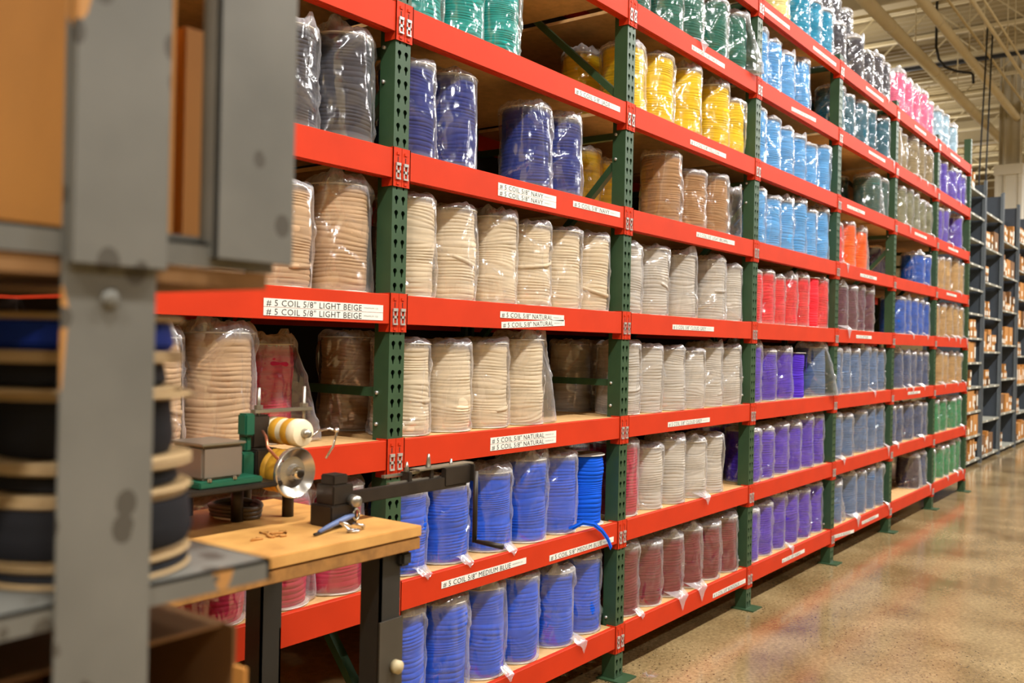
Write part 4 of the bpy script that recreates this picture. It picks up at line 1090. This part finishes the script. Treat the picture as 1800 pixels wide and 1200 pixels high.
for ui, (xa, xb, top, sp, _) in enumerate(UN):
    u = thing('shelving_unit', UL[ui], 'shelving', (xa, yf, 0), group='grey steel shelving units')
    W_ = xb - xa
    for px in (0, W_ - 0.04):
        obj('upright_post', boxes('up', [((px, 0, 0), (px + 0.04, 0.004, top + (0.26 if ui else 0))), ((px, 0, 0), (px + 0.004, 0.04, top + (0.26 if ui else 0)))]), M['grey'], u)
        obj('side_panel', boxes('sp', [((px + (0.006 if px == 0 else 0.03), 0.04, 0.02), (px + (0.010 if px == 0 else 0.034), yd, top + (0.2 if ui else 0)))]), M['dark'], u)
    obj('back_panel', boxes('bkp', [((0, yd, 0.02), (W_, yd + 0.006, top + (0.2 if ui else 0)))]), M['dark'], u)
    z = 0.09; k = 0
    while z < top + 0.01:
        sh = obj('shelf', boxes('sh', [((0.012, 0.004, z - 0.03), (W_ - 0.045, 0.012, z)), ((0.012, 0.012, z - 0.006), (W_ - 0.045, yd, z))]), M['greyedge'], u)
        # boxes standing on it
        x = 0.06; j = 0
        fill = rnd.choice((1, 2, 2, 3)) if z < top - 0.3 else (1 if ui != 1 else 0)
        if ui == 0 and k in (5, 6, 7, 8, 9, 10): fill = 0 if k != 5 else 2
        if ui == 1 and k in (1, 2, 5) : fill = 0 if k == 1 else 1
        while fill and x < W_ - 0.22:
            typ = rnd.choice(('tall', 'pair', 'big', 'small')) if fill > 1 else 'small'
            wbx = {'tall': 0.115, 'pair': 0.16, 'big': 0.36, 'small': 0.12}[typ]
            hbx = min({'tall': 0.34, 'pair': 0.13, 'big': 0.30, 'small': 0.12}[typ], sp - 0.06)
            if x + wbx > W_ - 0.06: break
            n_ = 2 if typ in ('pair', 'small') and sp > 0.3 and rnd.random() < 0.6 and 2 * hbx < sp - 0.05 else 1
            for q in range(n_):
                j += 1
                y0 = rnd.uniform(0.015, 0.04)
                bx = obj('cardboard_box', boxes('bx', [((0, 0, 0), (wbx - 0.008, min(0.4, yd - 0.06), hbx - 0.002))]), rnd.choice((M['card'], M['card'], M['card2'])), None, (xa + x, yf + y0, z + 0.0005 + q * hbx))
                tag(bx, 'brown box %s from left, %s shelf up, %s%s' % ((['first','second','third','fourth','fifth','sixth','seventh','eighth','ninth','tenth','eleventh','twelfth','thirteenth','fourteenth','fifteenth','sixteenth','seventeenth','eighteenth','nineteenth','twentieth','last'] + ['last']*20)[j-1], (ORD + ['ninth','tenth','eleventh','twelfth'])[k], UB[ui], ', stacked' if q else ''), 'box', 'boxes on the grey shelving')
                sw = min(0.09, wbx * 0.62); shh = hbx * (0.55 if typ != 'big' else 0.3)
                obj('white_sticker', boxes('st', [((wbx*0.5 - sw/2, -0.002, hbx*0.2), (wbx*0.5 + sw/2, 0, hbx*0.2 + shh))]), M['white'], bx)
            x += wbx + rnd.choice((0.0, 0.0, 0.01, 0.10))
            if fill == 1 and j >= 5: break
        # stickers on the shelf lip
        for q in range(2):
            obj('shelf_tag', boxes('tg', [((W_*(0.25 + 0.4*q), 0.001, z - 0.028), (W_*(0.25 + 0.4*q) + 0.10, 0.0042, z - 0.002))]), M['white'], sh)
        z += sp; k += 1

# ------------------------------------------------------------------ workbench with the tape winder
M['ply'] = mat('plywood_face', (222, 170, 96), 0.5, vary=0.15, scale=7, alt=(190, 138, 72))
M['plyedge'] = mat('plywood_edge', (168, 118, 56), 0.8, vary=0.35, scale=30)
M['iron'] = mat('dark_iron', (58, 50, 42), 0.45, metal=0.5, vary=0.25, scale=20)
M['leg'] = mat('dark_steel_leg', (44, 42, 38), 0.5, vary=0.2)
M['mgreen'] = mat('machine_green', (22, 86, 62), 0.4)
M['steelm'] = mat('machined_steel', (168, 164, 152), 0.3, metal=0.85)
M['chrome'] = mat('chrome', (225, 225, 225), 0.12, metal=1.0)
M['brass'] = mat('amber_thread', (206, 150, 40), 0.55, vary=0.2, scale=40)
M['ivory'] = mat('ivory_thread', (240, 226, 190), 0.6)
M['housing'] = mat('grey_brown_housing', (128, 116, 102), 0.4, metal=0.3)
M['knob'] = mat('ivory_knob', (196, 180, 140), 0.5)
M['alu'] = mat('spun_aluminium', (205, 200, 190), 0.22, metal=0.9)
BX0, BX1, BY0, BY1, BZ = -1.75, -0.587, -0.665, -0.075, 1.15
t = thing('workbench', 'plywood topped workbench on dark steel legs in front of the rack', 'workbench', (BX0, BY0, 0))
lx, ly = BX1 - BX0, BY1 - BY0
obj('bench_top', boxes('top', [((0, 0, BZ - 0.027), (lx, ly, BZ))], bevel=0.002), M['ply'], t)
obj('lower_ply', boxes('ply', [((0.002, 0.002, BZ - 0.060), (lx - 0.002, ly - 0.002, BZ - 0.030))], bevel=0.002), M['plyedge'], t)
obj('glue_line', boxes('glue', [((0.006, 0.006, BZ - 0.0305), (lx - 0.006, ly - 0.006, BZ - 0.0265))]), M['leg'], t)
for i, (px, py) in enumerate(((lx - 0.115, 0.03), (lx - 0.115, ly - 0.10), (0.05, 0.03), (0.05, ly - 0.10))):
    lg = obj('leg', boxes('leg', [((0, 0, 0.02), (0.006, 0.07, BZ - 0.060)), ((0, 0, 0.02), (0.07, 0.006, BZ - 0.060)), ((0.064, 0, 0.02), (0.07, 0.07, 0.80)), ((-0.01, -0.01, 0), (0.08, 0.08, 0.02))]), M['leg'], t, loc=(px, py, 0))
    if py < 0.1: obj('leg_sleeve', boxes('slv', [((-0.004, -0.005, 0.1), (0.074, 0, 0.92)), ((0.074, -0.005, 0.1), (0.078, 0.072, 0.92))]), mat('leg_sleeve_%d' % i, (74, 68, 58), 0.45, vary=0.2), lg)
    if py < 0.1: obj('levelling_knob', tube('knob', [(0.05, -0.005, 0.80), (0.05, -0.022, 0.80)], 0.017, 20), M['knob'], lg)
obj('low_stretcher', boxes('apr', [((0.08, ly - 0.09, 0.20), (lx - 0.10, ly - 0.07, 0.24))]), M['leg'], t)
obj('corner_bracket', boxes('brk', [((lx - 0.06, 0.01, BZ - 0.10), (lx - 0.02, 0.09, BZ - 0.061))], bevel=0.008), M['leg'], t)

def cyl(bm, p, q, r, n=20): add_tube(bm, [p, q], r, n)
# tape winding machine
t = thing('winding_machine', 'green and grey winding machine with thread spools, on the workbench', 'machine', (-0.86, -0.30, BZ))
def part(name, me, mt, loc=(0, 0, 0), parent=None): return obj(name, me, mt, parent or t, loc=loc)
part('base_plate', boxes('plate', [((-0.30, -0.13, 0.105), (0.015, 0.20, 0.118)), ((0.015, -0.02, 0.105), (0.145, 0.20, 0.118))], bevel=0.003), M['iron'])
for (px, py) in ((-0.012, 0.018), (0.122, -0.02), (-0.05, 0.178), (0.10, 0.13), (-0.24, 0.03)):
    part('leg', tube('leg', [(px, py, 0), (px, py, 0.105)], 0.0155, 18), M['iron'])
mb = part('motor_housing', boxes('motor', [((-0.20, -0.10, 0.135), (-0.085, 0.03, 0.215))], bevel=0.006), M['housing'])
part('motor_lid', boxes('lid', [((-0.205, -0.105, 0.216), (-0.08, 0.035, 0.222))], bevel=0.002), M['steelm'], parent=mb)
part('green_bed', boxes('bed', [((-0.22, -0.12, 0.1185), (-0.04, 0.05, 0.134))], bevel=0.003), M['mgreen'])
part('green_column', boxes('colm', [((-0.050, -0.05, 0.1185), (-0.012, 0.0, 0.185)), ((-0.034, -0.042, 0.185), (-0.016, -0.015, 0.225)), ((-0.042, -0.05, 0.225), (-0.012, -0.015, 0.282))], bevel=0.004), M['mgreen'])
part('gearbox', boxes('gear', [((-0.010, -0.055, 0.1185), (0.06, 0.04, 0.19)), ((-0.004, -0.03, 0.19), (0.05, 0.03, 0.275))], bevel=0.004), M['iron'])
part('cross_bar', boxes('cb', [((0.000, -0.032, 0.280), (0.190, -0.014, 0.289))], bevel=0.001), M['steelm'])
for px in (0.018, 0.168):
    r_ = part('threaded_rod', tube('rod', [(px, -0.022, 0.20 if px > 0.1 else 0.26), (px, -0.022, 0.345)], 0.0045, 10), M['steelm'])
    part('nut', tube('nut', [(px, -0.022, 0.2895), (px, -0.022, 0.300)], 0.011, 6, smooth=False), M['steelm'], parent=r_)
# upper spool, axis towards the aisle
sp = part('thread_spool', lathe('spool', [(0.004, -0.125), (0.020, -0.125), (0.033, -0.121), (0.036, -0.113), (0.036, -0.095), (0.0335, -0.092), (0.0335, -0.01), (0.036, -0.008), (0.036, 0.0), (0.004, 0.0)], 36, axis='Y'), M['ivory'], loc=(0.075, -0.01, 0.232))
part('amber_band', lathe('amb', [(0.0337, -0.091), (0.0352, -0.088), (0.0352, -0.070), (0.0337, -0.067)], 36, axis='Y'), M['brass'], parent=sp)
part('amber_band', lathe('amb', [(0.0337, -0.048), (0.0352, -0.045), (0.0352, -0.024), (0.0337, -0.021)], 36, axis='Y'), M['brass'], parent=sp)
part('spindle_nut', tube('sn', [(0, -0.120, 0), (0, -0.142, 0)], [0.013, 0.010], 20), M['steelm'], parent=sp)
# big wheel
wh = part('guide_wheel', lathe('wheel', [(0.006, -0.012), (0.018, -0.014), (0.022, -0.004), (0.040, -0.001), (0.055, -0.010), (0.062, -0.016), (0.065, -0.012), (0.065, -0.005), (0.056, 0.0), (0.006, 0.0)], 48, axis='Y'), M['alu'], loc=(0.055, -0.115, 0.133))
part('amber_roll', lathe('roll', [(0.01, 0.001), (0.055, 0.001), (0.057, 0.02), (0.056, 0.04), (0.052, 0.045), (0.055, 0.05), (0.056, 0.075), (0.01, 0.078)], 40, axis='Y'), M['brass'], parent=wh)
part('wheel_hub', lathe('hub', [(0.001, -0.032), (0.012, -0.032), (0.016, -0.026), (0.017, -0.013)], 24, axis='Y'), M['chrome'], parent=wh)
bm = bmesh.new()
add_tube(bm, [(0.10, -0.13, 0.22), (0.125, -0.13, 0.235), (0.155, -0.14, 0.24), (0.17, -0.15, 0.232), (0.16, -0.15, 0.195), (0.135, -0.15, 0.165)], 0.0032, 8)
part('wire_guide', bm_done('wire', bm, True), M['chrome'])
part('guide_ball', lathe('ball', [(0.0005, -0.007), (0.005, -0.005), (0.007, 0), (0.005, 0.005), (0.0005, 0.007)], 16), M['chrome'], loc=(0.17, -0.15, 0.236))
bm = bmesh.new()
add_tube(bm, [(0.01, -0.05, 0.235), (-0.01, -0.09, 0.225), (-0.02, -0.11, 0.20), (0.0, -0.12, 0.175), (0.02, -0.12, 0.165)], 0.004, 8)
part('copper_lead', bm_done('lead', bm, True), mat('copper', (190, 120, 90), 0.3, metal=0.8))
for (px, py) in ((-0.19, -0.115), (-0.12, -0.115)):
    part('cap_screw', lathe('cs', [(0.0005, 0.008), (0.005, 0.007), (0.006, 0.0)], 12), M['chrome'], loc=(px, py, 0.134))

bm = bmesh.new()
_m = math
for k in range(3):
    add_tube(bm, [(0.05*_m.cos(a/24*6.2832)*(1+0.08*k), 0.075*_m.sin(a/24*6.2832), 0.008 + 0.011*k + 0.003*_m.sin(a*0.6)) for a in range(25)], 0.007, 8)
tag(obj('cable_coil', bm_done('coil', bm, True), mat('grey_brown_cable', (92, 82, 68), 0.5), loc=(-0.83, -0.22, BZ)), 'grey brown cable coil lying under the winding machine', 'cable')

# measuring arm with crank, clamped at the bench end
t = thing('crank_winder', 'dark iron arm with hand crank reaching past the workbench end', 'winder', (-0.73, -0.5, BZ))
part('clamp_block', boxes('blk', [((-0.045, -0.03, 0), (0.045, 0.05, 0.055)), ((-0.035, -0.025, 0.055), (0.035, 0.04, 0.105)), ((-0.03, -0.02, 0.105), (0.02, 0.03, 0.13))], bevel=0.003), M['iron'])
kn = part('clamp_knob', tube('kn', [(0.025, -0.028, 0.062), (0.025, -0.052, 0.062)], [0.0165, 0.014], 20), M['steelm'])
part('arm', boxes('arm', [((-0.03, -0.018, 0.048), (0.50, 0.002, 0.082))], bevel=0.002), M['iron'])
part('end_plate', boxes('ep', [((0.40, -0.02, 0.055), (0.515, -0.002, 0.108)), ((0.515, -0.03, 0.06), (0.525, 0.03, 0.11))], bevel=0.002), M['iron'])
part('upper_rail', boxes('ur', [((0.19, 0.02, 0.096), (0.50, 0.032, 0.104))], bevel=0.001), M['steelm'])
part('lower_rail', boxes('lr', [((0.19, 0.0, 0.078), (0.40, 0.010, 0.086))], bevel=0.001), M['steelm'])
for px, hh in ((0.27, 0.135), (0.36, 0.150), (0.46, 0.128)):
    ps = part('rail_post', boxes('rp', [((px - 0.008, -0.004, 0.07), (px + 0.008, 0.03, 0.108))], bevel=0.002), M['iron'])
    part('wing_screw', tube('ws', [(px, 0.012, 0.108), (px, 0.012, hh - 0.012), (px, 0.012, hh)], [0.009, 0.005, 0.003], 10), M['steelm'], parent=ps)
part('flat_cap', boxes('fc', [((0.30, -0.01, 0.108), (0.54, 0.03, 0.113))], bevel=0.001), M['steelm'])
part('crank_rod', tube('cr', [(0.52, -0.035, 0.09), (0.52, -0.035, -0.122)], 0.0075, 12), M['iron'])
part('crank_handle', tube('ch', [(0.52, -0.030, -0.118), (0.525, -0.085, -0.120), (0.528, -0.135, -0.122)], [0.0055, 0.008, 0.0085], 12), M['iron'])

# snips with blue grips, and loose rings
t = thing('thread_snips', 'blue handled snips with an open ring on bench front', 'snips', (-0.76, -0.545, BZ), 0.25)
part('blue_handle', tube('bh', [(-0.09, 0, 0.008), (-0.03, 0.004, 0.014), (0.03, 0.0, 0.022), (0.055, -0.005, 0.026)], [0.005, 0.007, 0.008, 0.005], 10), mat('blue_grip', (90, 108, 150), 0.5))
bm = bmesh.new()
add_tube(bm, [(0.068 + 0.014*math.cos(a/20*6.2832), -0.005, 0.026 + 0.014*math.sin(a/20*6.2832)) for a in range(21)], 0.003, 8)
part('finger_ring', bm_done('fr', bm, True), M['steelm'])
part('blade', boxes('bl', [((-0.11, -0.003, 0.003), (-0.08, 0.004, 0.008))], bevel=0.001), M['leg'])
for i, (dx, dy) in enumerate(((0.0, 0.0), (0.03, 0.012), (-0.022, 0.006))):
    bm = bmesh.new()
    add_tube(bm, [(0.013*math.cos(a/20*6.2832), 0.013*math.sin(a/20*6.2832), 0.004 + 0.012*i*abs(math.sin(a/20*3.1416))) for a in range(21)], 0.0032, 8)
    tag(obj('metal_ring', bm_done('ring', bm, True), M['chrome'], loc=(-0.765 + dx, -0.60 + dy, BZ)), ['shiny metal ring nearest the bench edge', 'shiny metal ring rightmost beside the snips', 'shiny metal ring leftmost beside the snips'][i], 'ring', 'shiny rings beside the snips')
bm = bmesh.new()
rr = random.Random(3)
for i in range(5):
    a = Vector((rr.uniform(-.04, .04), rr.uniform(-.02, .02), 0.003)); pts = [a]
    for k in range(6): pts.append(pts[-1] + Vector((rr.uniform(-.02, .02), rr.uniform(-.015, .015), 0)))
    add_tube(bm, pts, 0.003, 6)
tag(obj('tape_scraps', bm_done('scraps', bm, True), mat('tan_scraps', (186, 130, 62), 0.8), loc=(-0.95, -0.50, BZ)), 'tangle of tan tape scraps lying on the bench top', 'scraps')

# ------------------------------------------------------------------ battered grey shelving in the foreground
def battered():
    m = bpy.data.materials.new('battered_grey_paint'); m.use_nodes = True
    nt = m.node_tree; N = nt.nodes; Lk = nt.links; b = N['Principled BSDF']
    b.inputs['Roughness'].default_value = 0.55; b.inputs['Metallic'].default_value = 0.15
    tc = N.new('ShaderNodeTexCoord')
    n1 = N.new('ShaderNodeTexNoise'); n1.inputs['Scale'].default_value = 6; n1.inputs['Detail'].default_value = 5; Lk.new(tc.outputs['Object'], n1.inputs[0])
    r1 = N.new('ShaderNodeValToRGB'); r1.color_ramp.elements[0].position = 0.3; r1.color_ramp.elements[1].position = 0.7
    r1.color_ramp.elements[0].color = srgb(96, 95, 88); r1.color_ramp.elements[1].color = srgb(116, 114, 106); Lk.new(n1.outputs['Fac'], r1.inputs[0])
    # chips down to primer and rust
    mp = N.new('ShaderNodeMapping'); mp.inputs['Scale'].default_value = (22, 22, 7); Lk.new(tc.outputs['Object'], mp.inputs[0])
    v = N.new('ShaderNodeTexVoronoi'); v.inputs['Scale'].default_value = 1.0; Lk.new(mp.outputs[0], v.inputs[0])
    sp = N.new('ShaderNodeSeparateColor'); Lk.new(v.outputs['Color'], sp.inputs[0])
    g = N.new('ShaderNodeMath'); g.operation = 'GREATER_THAN'; g.inputs[1].default_value = 0.80; Lk.new(sp.outputs[1], g.inputs[0])
    l = N.new('ShaderNodeMath'); l.operation = 'LESS_THAN'; l.inputs[1].default_value = 0.42; Lk.new(v.outputs['Distance'], l.inputs[0])
    a = N.new('ShaderNodeMath'); a.operation = 'MULTIPLY'; Lk.new(g.outputs[0], a.inputs[0]); Lk.new(l.outputs[0], a.inputs[1])
    mx = N.new('ShaderNodeMix'); mx.data_type = 'RGBA'; Lk.new(a.outputs[0], mx.inputs['Factor']); Lk.new(r1.outputs[0], mx.inputs[6]); mx.inputs[7].default_value = srgb(178, 128, 70)
    # pits
    m2 = N.new('ShaderNodeMapping'); m2.inputs['Scale'].default_value = (30, 30, 24); Lk.new(tc.outputs['Object'], m2.inputs[0])
    v2 = N.new('ShaderNodeTexVoronoi'); v2.inputs['Scale'].default_value = 1.0; Lk.new(m2.outputs[0], v2.inputs[0])
    s2 = N.new('ShaderNodeSeparateColor'); Lk.new(v2.outputs['Color'], s2.inputs[0])
    g2 = N.new('ShaderNodeMath'); g2.operation = 'GREATER_THAN'; g2.inputs[1].default_value = 0.66; Lk.new(s2.outputs[0], g2.inputs[0])
    l2 = N.new('ShaderNodeMath'); l2.operation = 'LESS_THAN'; l2.inputs[1].default_value = 0.33; Lk.new(v2.outputs['Distance'], l2.inputs[0])
    a2 = N.new('ShaderNodeMath'); a2.operation = 'MULTIPLY'; Lk.new(g2.outputs[0], a2.inputs[0]); Lk.new(l2.outputs[0], a2.inputs[1])
    mx2 = N.new('ShaderNodeMix'); mx2.data_type = 'RGBA'; Lk.new(a2.outputs[0], mx2.inputs['Factor']); Lk.new(mx.outputs[2], mx2.inputs[6]); mx2.inputs[7].default_value = srgb(78, 74, 66)
    Lk.new(mx2.outputs[2], b.inputs['Base Color'])
    bp = N.new('ShaderNodeBump'); bp.inputs['Strength'].default_value = 0.6; bp.inputs['Distance'].default_value = 0.004; bp.invert = True
    Lk.new(a2.outputs[0], bp.inputs['Height']); Lk.new(bp.outputs['Normal'], b.inputs['Normal'])
    return m
M['batter'] = battered()
GX0, GX1, GY0, GY1 = -2.75, -1.727, -1.50, -0.95
t = thing('foreground_shelving', 'battered grey steel shelving blurred close at left', 'shelving', (0, 0, 0))
part('front_post', boxes('fp', [((-1.970, GY0, 0), (-1.882, GY0 + 0.003, 2.45))]), M['batter'])
part('upper_post_plate', boxes('upp', [((-1.968, GY0 - 0.010, 1.683), (-1.876, GY0 - 0.001, 2.45))], bevel=0.002), M['batter'])
part('upper_post_plate', boxes('upp', [((-1.823, GY0 - 0.006, 1.700), (-1.727, GY0 - 0.001, 2.45)), ((-1.823, GY0 - 0.006, 1.700), (-1.819, GY0 + 0.022, 2.45))], bevel=0.001), M['batter'])
part('side_bracket', boxes('sb', [((-1.882, GY0 + 0.02, 1.695), (-1.80, GY0 + 0.024, 1.722))]), M['batter'])
part('rear_post', boxes('rp', [((-2.70, GY1, 0), (-2.61, GY1 + 0.004, 2.45))]), M['batter'])
part('left_post', boxes('lp', [((GX0, GY0, 0), (GX0 + 0.09, GY0 + 0.004, 1.2))]), M['batter'])
for z, hh in ((1.392, 0.021), (0.92, 0.027), (0.45, 0.027)):
    part('shelf', boxes('sh', [((GX0, GY0 + 0.004, z - 0.003), (-1.74, GY1, z)), ((GX0, GY0 + 0.004, z - hh), (-1.74, GY0 + 0.008, z)), ((-1.744, GY0 + 0.004, z - hh), (-1.74, GY1, z))], bevel=0), M['batter'])
part('shelf', boxes('sh', [((GX0, GY0 + 0.004, 1.712), (-1.745, GY1, 1.715)), ((GX0, GY0 + 0.004, 1.691), (-1.745, GY0 + 0.010, 1.715))]), M['batter'])
part('shelf_board', boxes('sb', [((GX0, GY0 + 0.006, 1.674), (-1.752, GY1, 1.690))]), mat('brown_board', (134, 96, 52), 0.8, vary=0.3, scale=10))
part('post_bolt', lathe('pb', [(0.0005, 0.006), (0.006, 0.005), (0.009, 0.0)], 14), M['batter'], loc=(-1.927, GY0 - 0.001, 1.655)).rotation_euler = (math.pi/2, 0, 0)

part('back_panel', boxes('bkp', [((GX0, GY1 + 0.002, 1.38), (-1.745, GY1 + 0.006, 1.672)), ((-1.748, -1.09, 1.393), (-1.744, GY1, 1.672))]), mat('dark_brown_board', (58, 40, 26), 0.85))
# cardboard boxes on it
def carton(name, a, b, label, rz=0.0, mt=None):
    o = obj('cardboard_box', boxes('ctn', [((0, 0, 0), (b[0]-a[0], b[1]-a[1], b[2]-a[2]))], bevel=0.002), mt or M['card'], None, a)
    tag(o, label, 'box')
    W_, D_, H_ = (b[i]-a[i] for i in range(3))
    obj('flap_seam', boxes('seam', [((W_*0.49, -0.0006, H_-0.05), (W_*0.51, D_+0.0006, H_+0.0006))]), M['card2'], o)
    return o
carton('a', (-1.775, -1.375, 1.716), (-1.672, -1.0, 1.965), 'brown box standing between the two grey posts')
carton('b', (-1.893, -1.40, 1.716), (-1.80, -0.98, 2.40), 'tall brown box left of the near grey post')
o = obj('cardboard_box', boxes('open_box', [((0, 0, 0), (0.25, 0.40, 0.004)), ((0, 0, 0.004), (0.004, 0.40, 0.40)), ((0.246, 0, 0.004), (0.25, 0.40, 0.40)), ((0.004, 0.396, 0.004), (0.246, 0.40, 0.40)), ((0.004, 0.02, 0.396), (0.246, 0.396, 0.40))]), M['card2'], None, (-2.01, -1.468, 0.9205))  # shade under the shelf and inside is put into the darker cardboard
tag(o, 'open fronted brown box on shelf below the stacked black reels', 'box')
obj('side_flap', boxes('flap', [((0.246, -0.02, 0.02), (0.25, 0.0, 0.36))]), M['card'], o)

# reels of black and blue webbing stacked flat on the lower shelf
M['kraft'] = mat('kraft_flange', (166, 138, 94), 0.7, vary=0.12, scale=12)
def flat_reel(z0, z1, col, r, label, cx=-1.883, cy=-1.386):
    t = thing('flat_reel', label, 'reel', (cx, cy, z0), group='reels stacked flat on the foreground shelf')
    h = z1 - z0
    for zz in (0.0, h - 0.005):
        obj('flange', lathe('ff', [(0.012, 0), (0.098, 0), (0.100, 0.0025), (0.098, 0.005), (0.012, 0.005), (0.012, 0)], 56), M['kraft'], t, loc=(0, 0, zz))
    obj('webbing', lathe('wb', [(0.02, 0.0055), (r, 0.006), (r + 0.004, h*0.3), (r + 0.002, h*0.6), (r, h - 0.006), (0.02, h - 0.0055)], 56), MT[col], t)
    return t
flat_reel(1.3925, 1.413, 'black', 0.094, 'lowest thin black reel of the foreground stack')
flat_reel(1.4135, 1.4705, 'black', 0.101, 'widest black reel, second from bottom of foreground stack', cx=-1.886, cy=-1.384)
flat_reel(1.471, 1.5005, 'black', 0.083, 'thin black reel third from bottom of foreground stack')
flat_reel(1.501, 1.5675, 'black', 0.078, 'tall narrow black reel at middle of foreground stack')
flat_reel(1.568, 1.6020, 'black', 0.080, 'thin black reel just under the blue one in the foreground stack', cx=-1.893, cy=-1.383)
flat_reel(1.6025, 1.642, 'deep blue', 0.086, 'blue reel on top of the foreground stack', cx=-1.893, cy=-1.383)
# scrap of film on the floor by the rack
V = []; Fc = []
for j in range(6):
    for i in range(8):
        V.append((0.012*i - 0.04, 0.012*j - 0.03, 0.006 + 0.018*abs(noise.noise(Vector((i*0.7, j*0.6, 1.3)))) * 2 + 0.01*math.sin(i)))
for j in range(5):
    for i in range(7):
        Fc.append((j*8+i, j*8+i+1, (j+1)*8+i+1, (j+1)*8+i))
tag(obj('plastic_scrap', pyd('scrap', [(v[0], v[1], max(0.001, v[2] - 0.01)) for v in V], Fc, True), M['film'], loc=(1.72, -0.10, 0)), 'crumpled scrap of clear film on the floor by a rack foot', 'scrap')
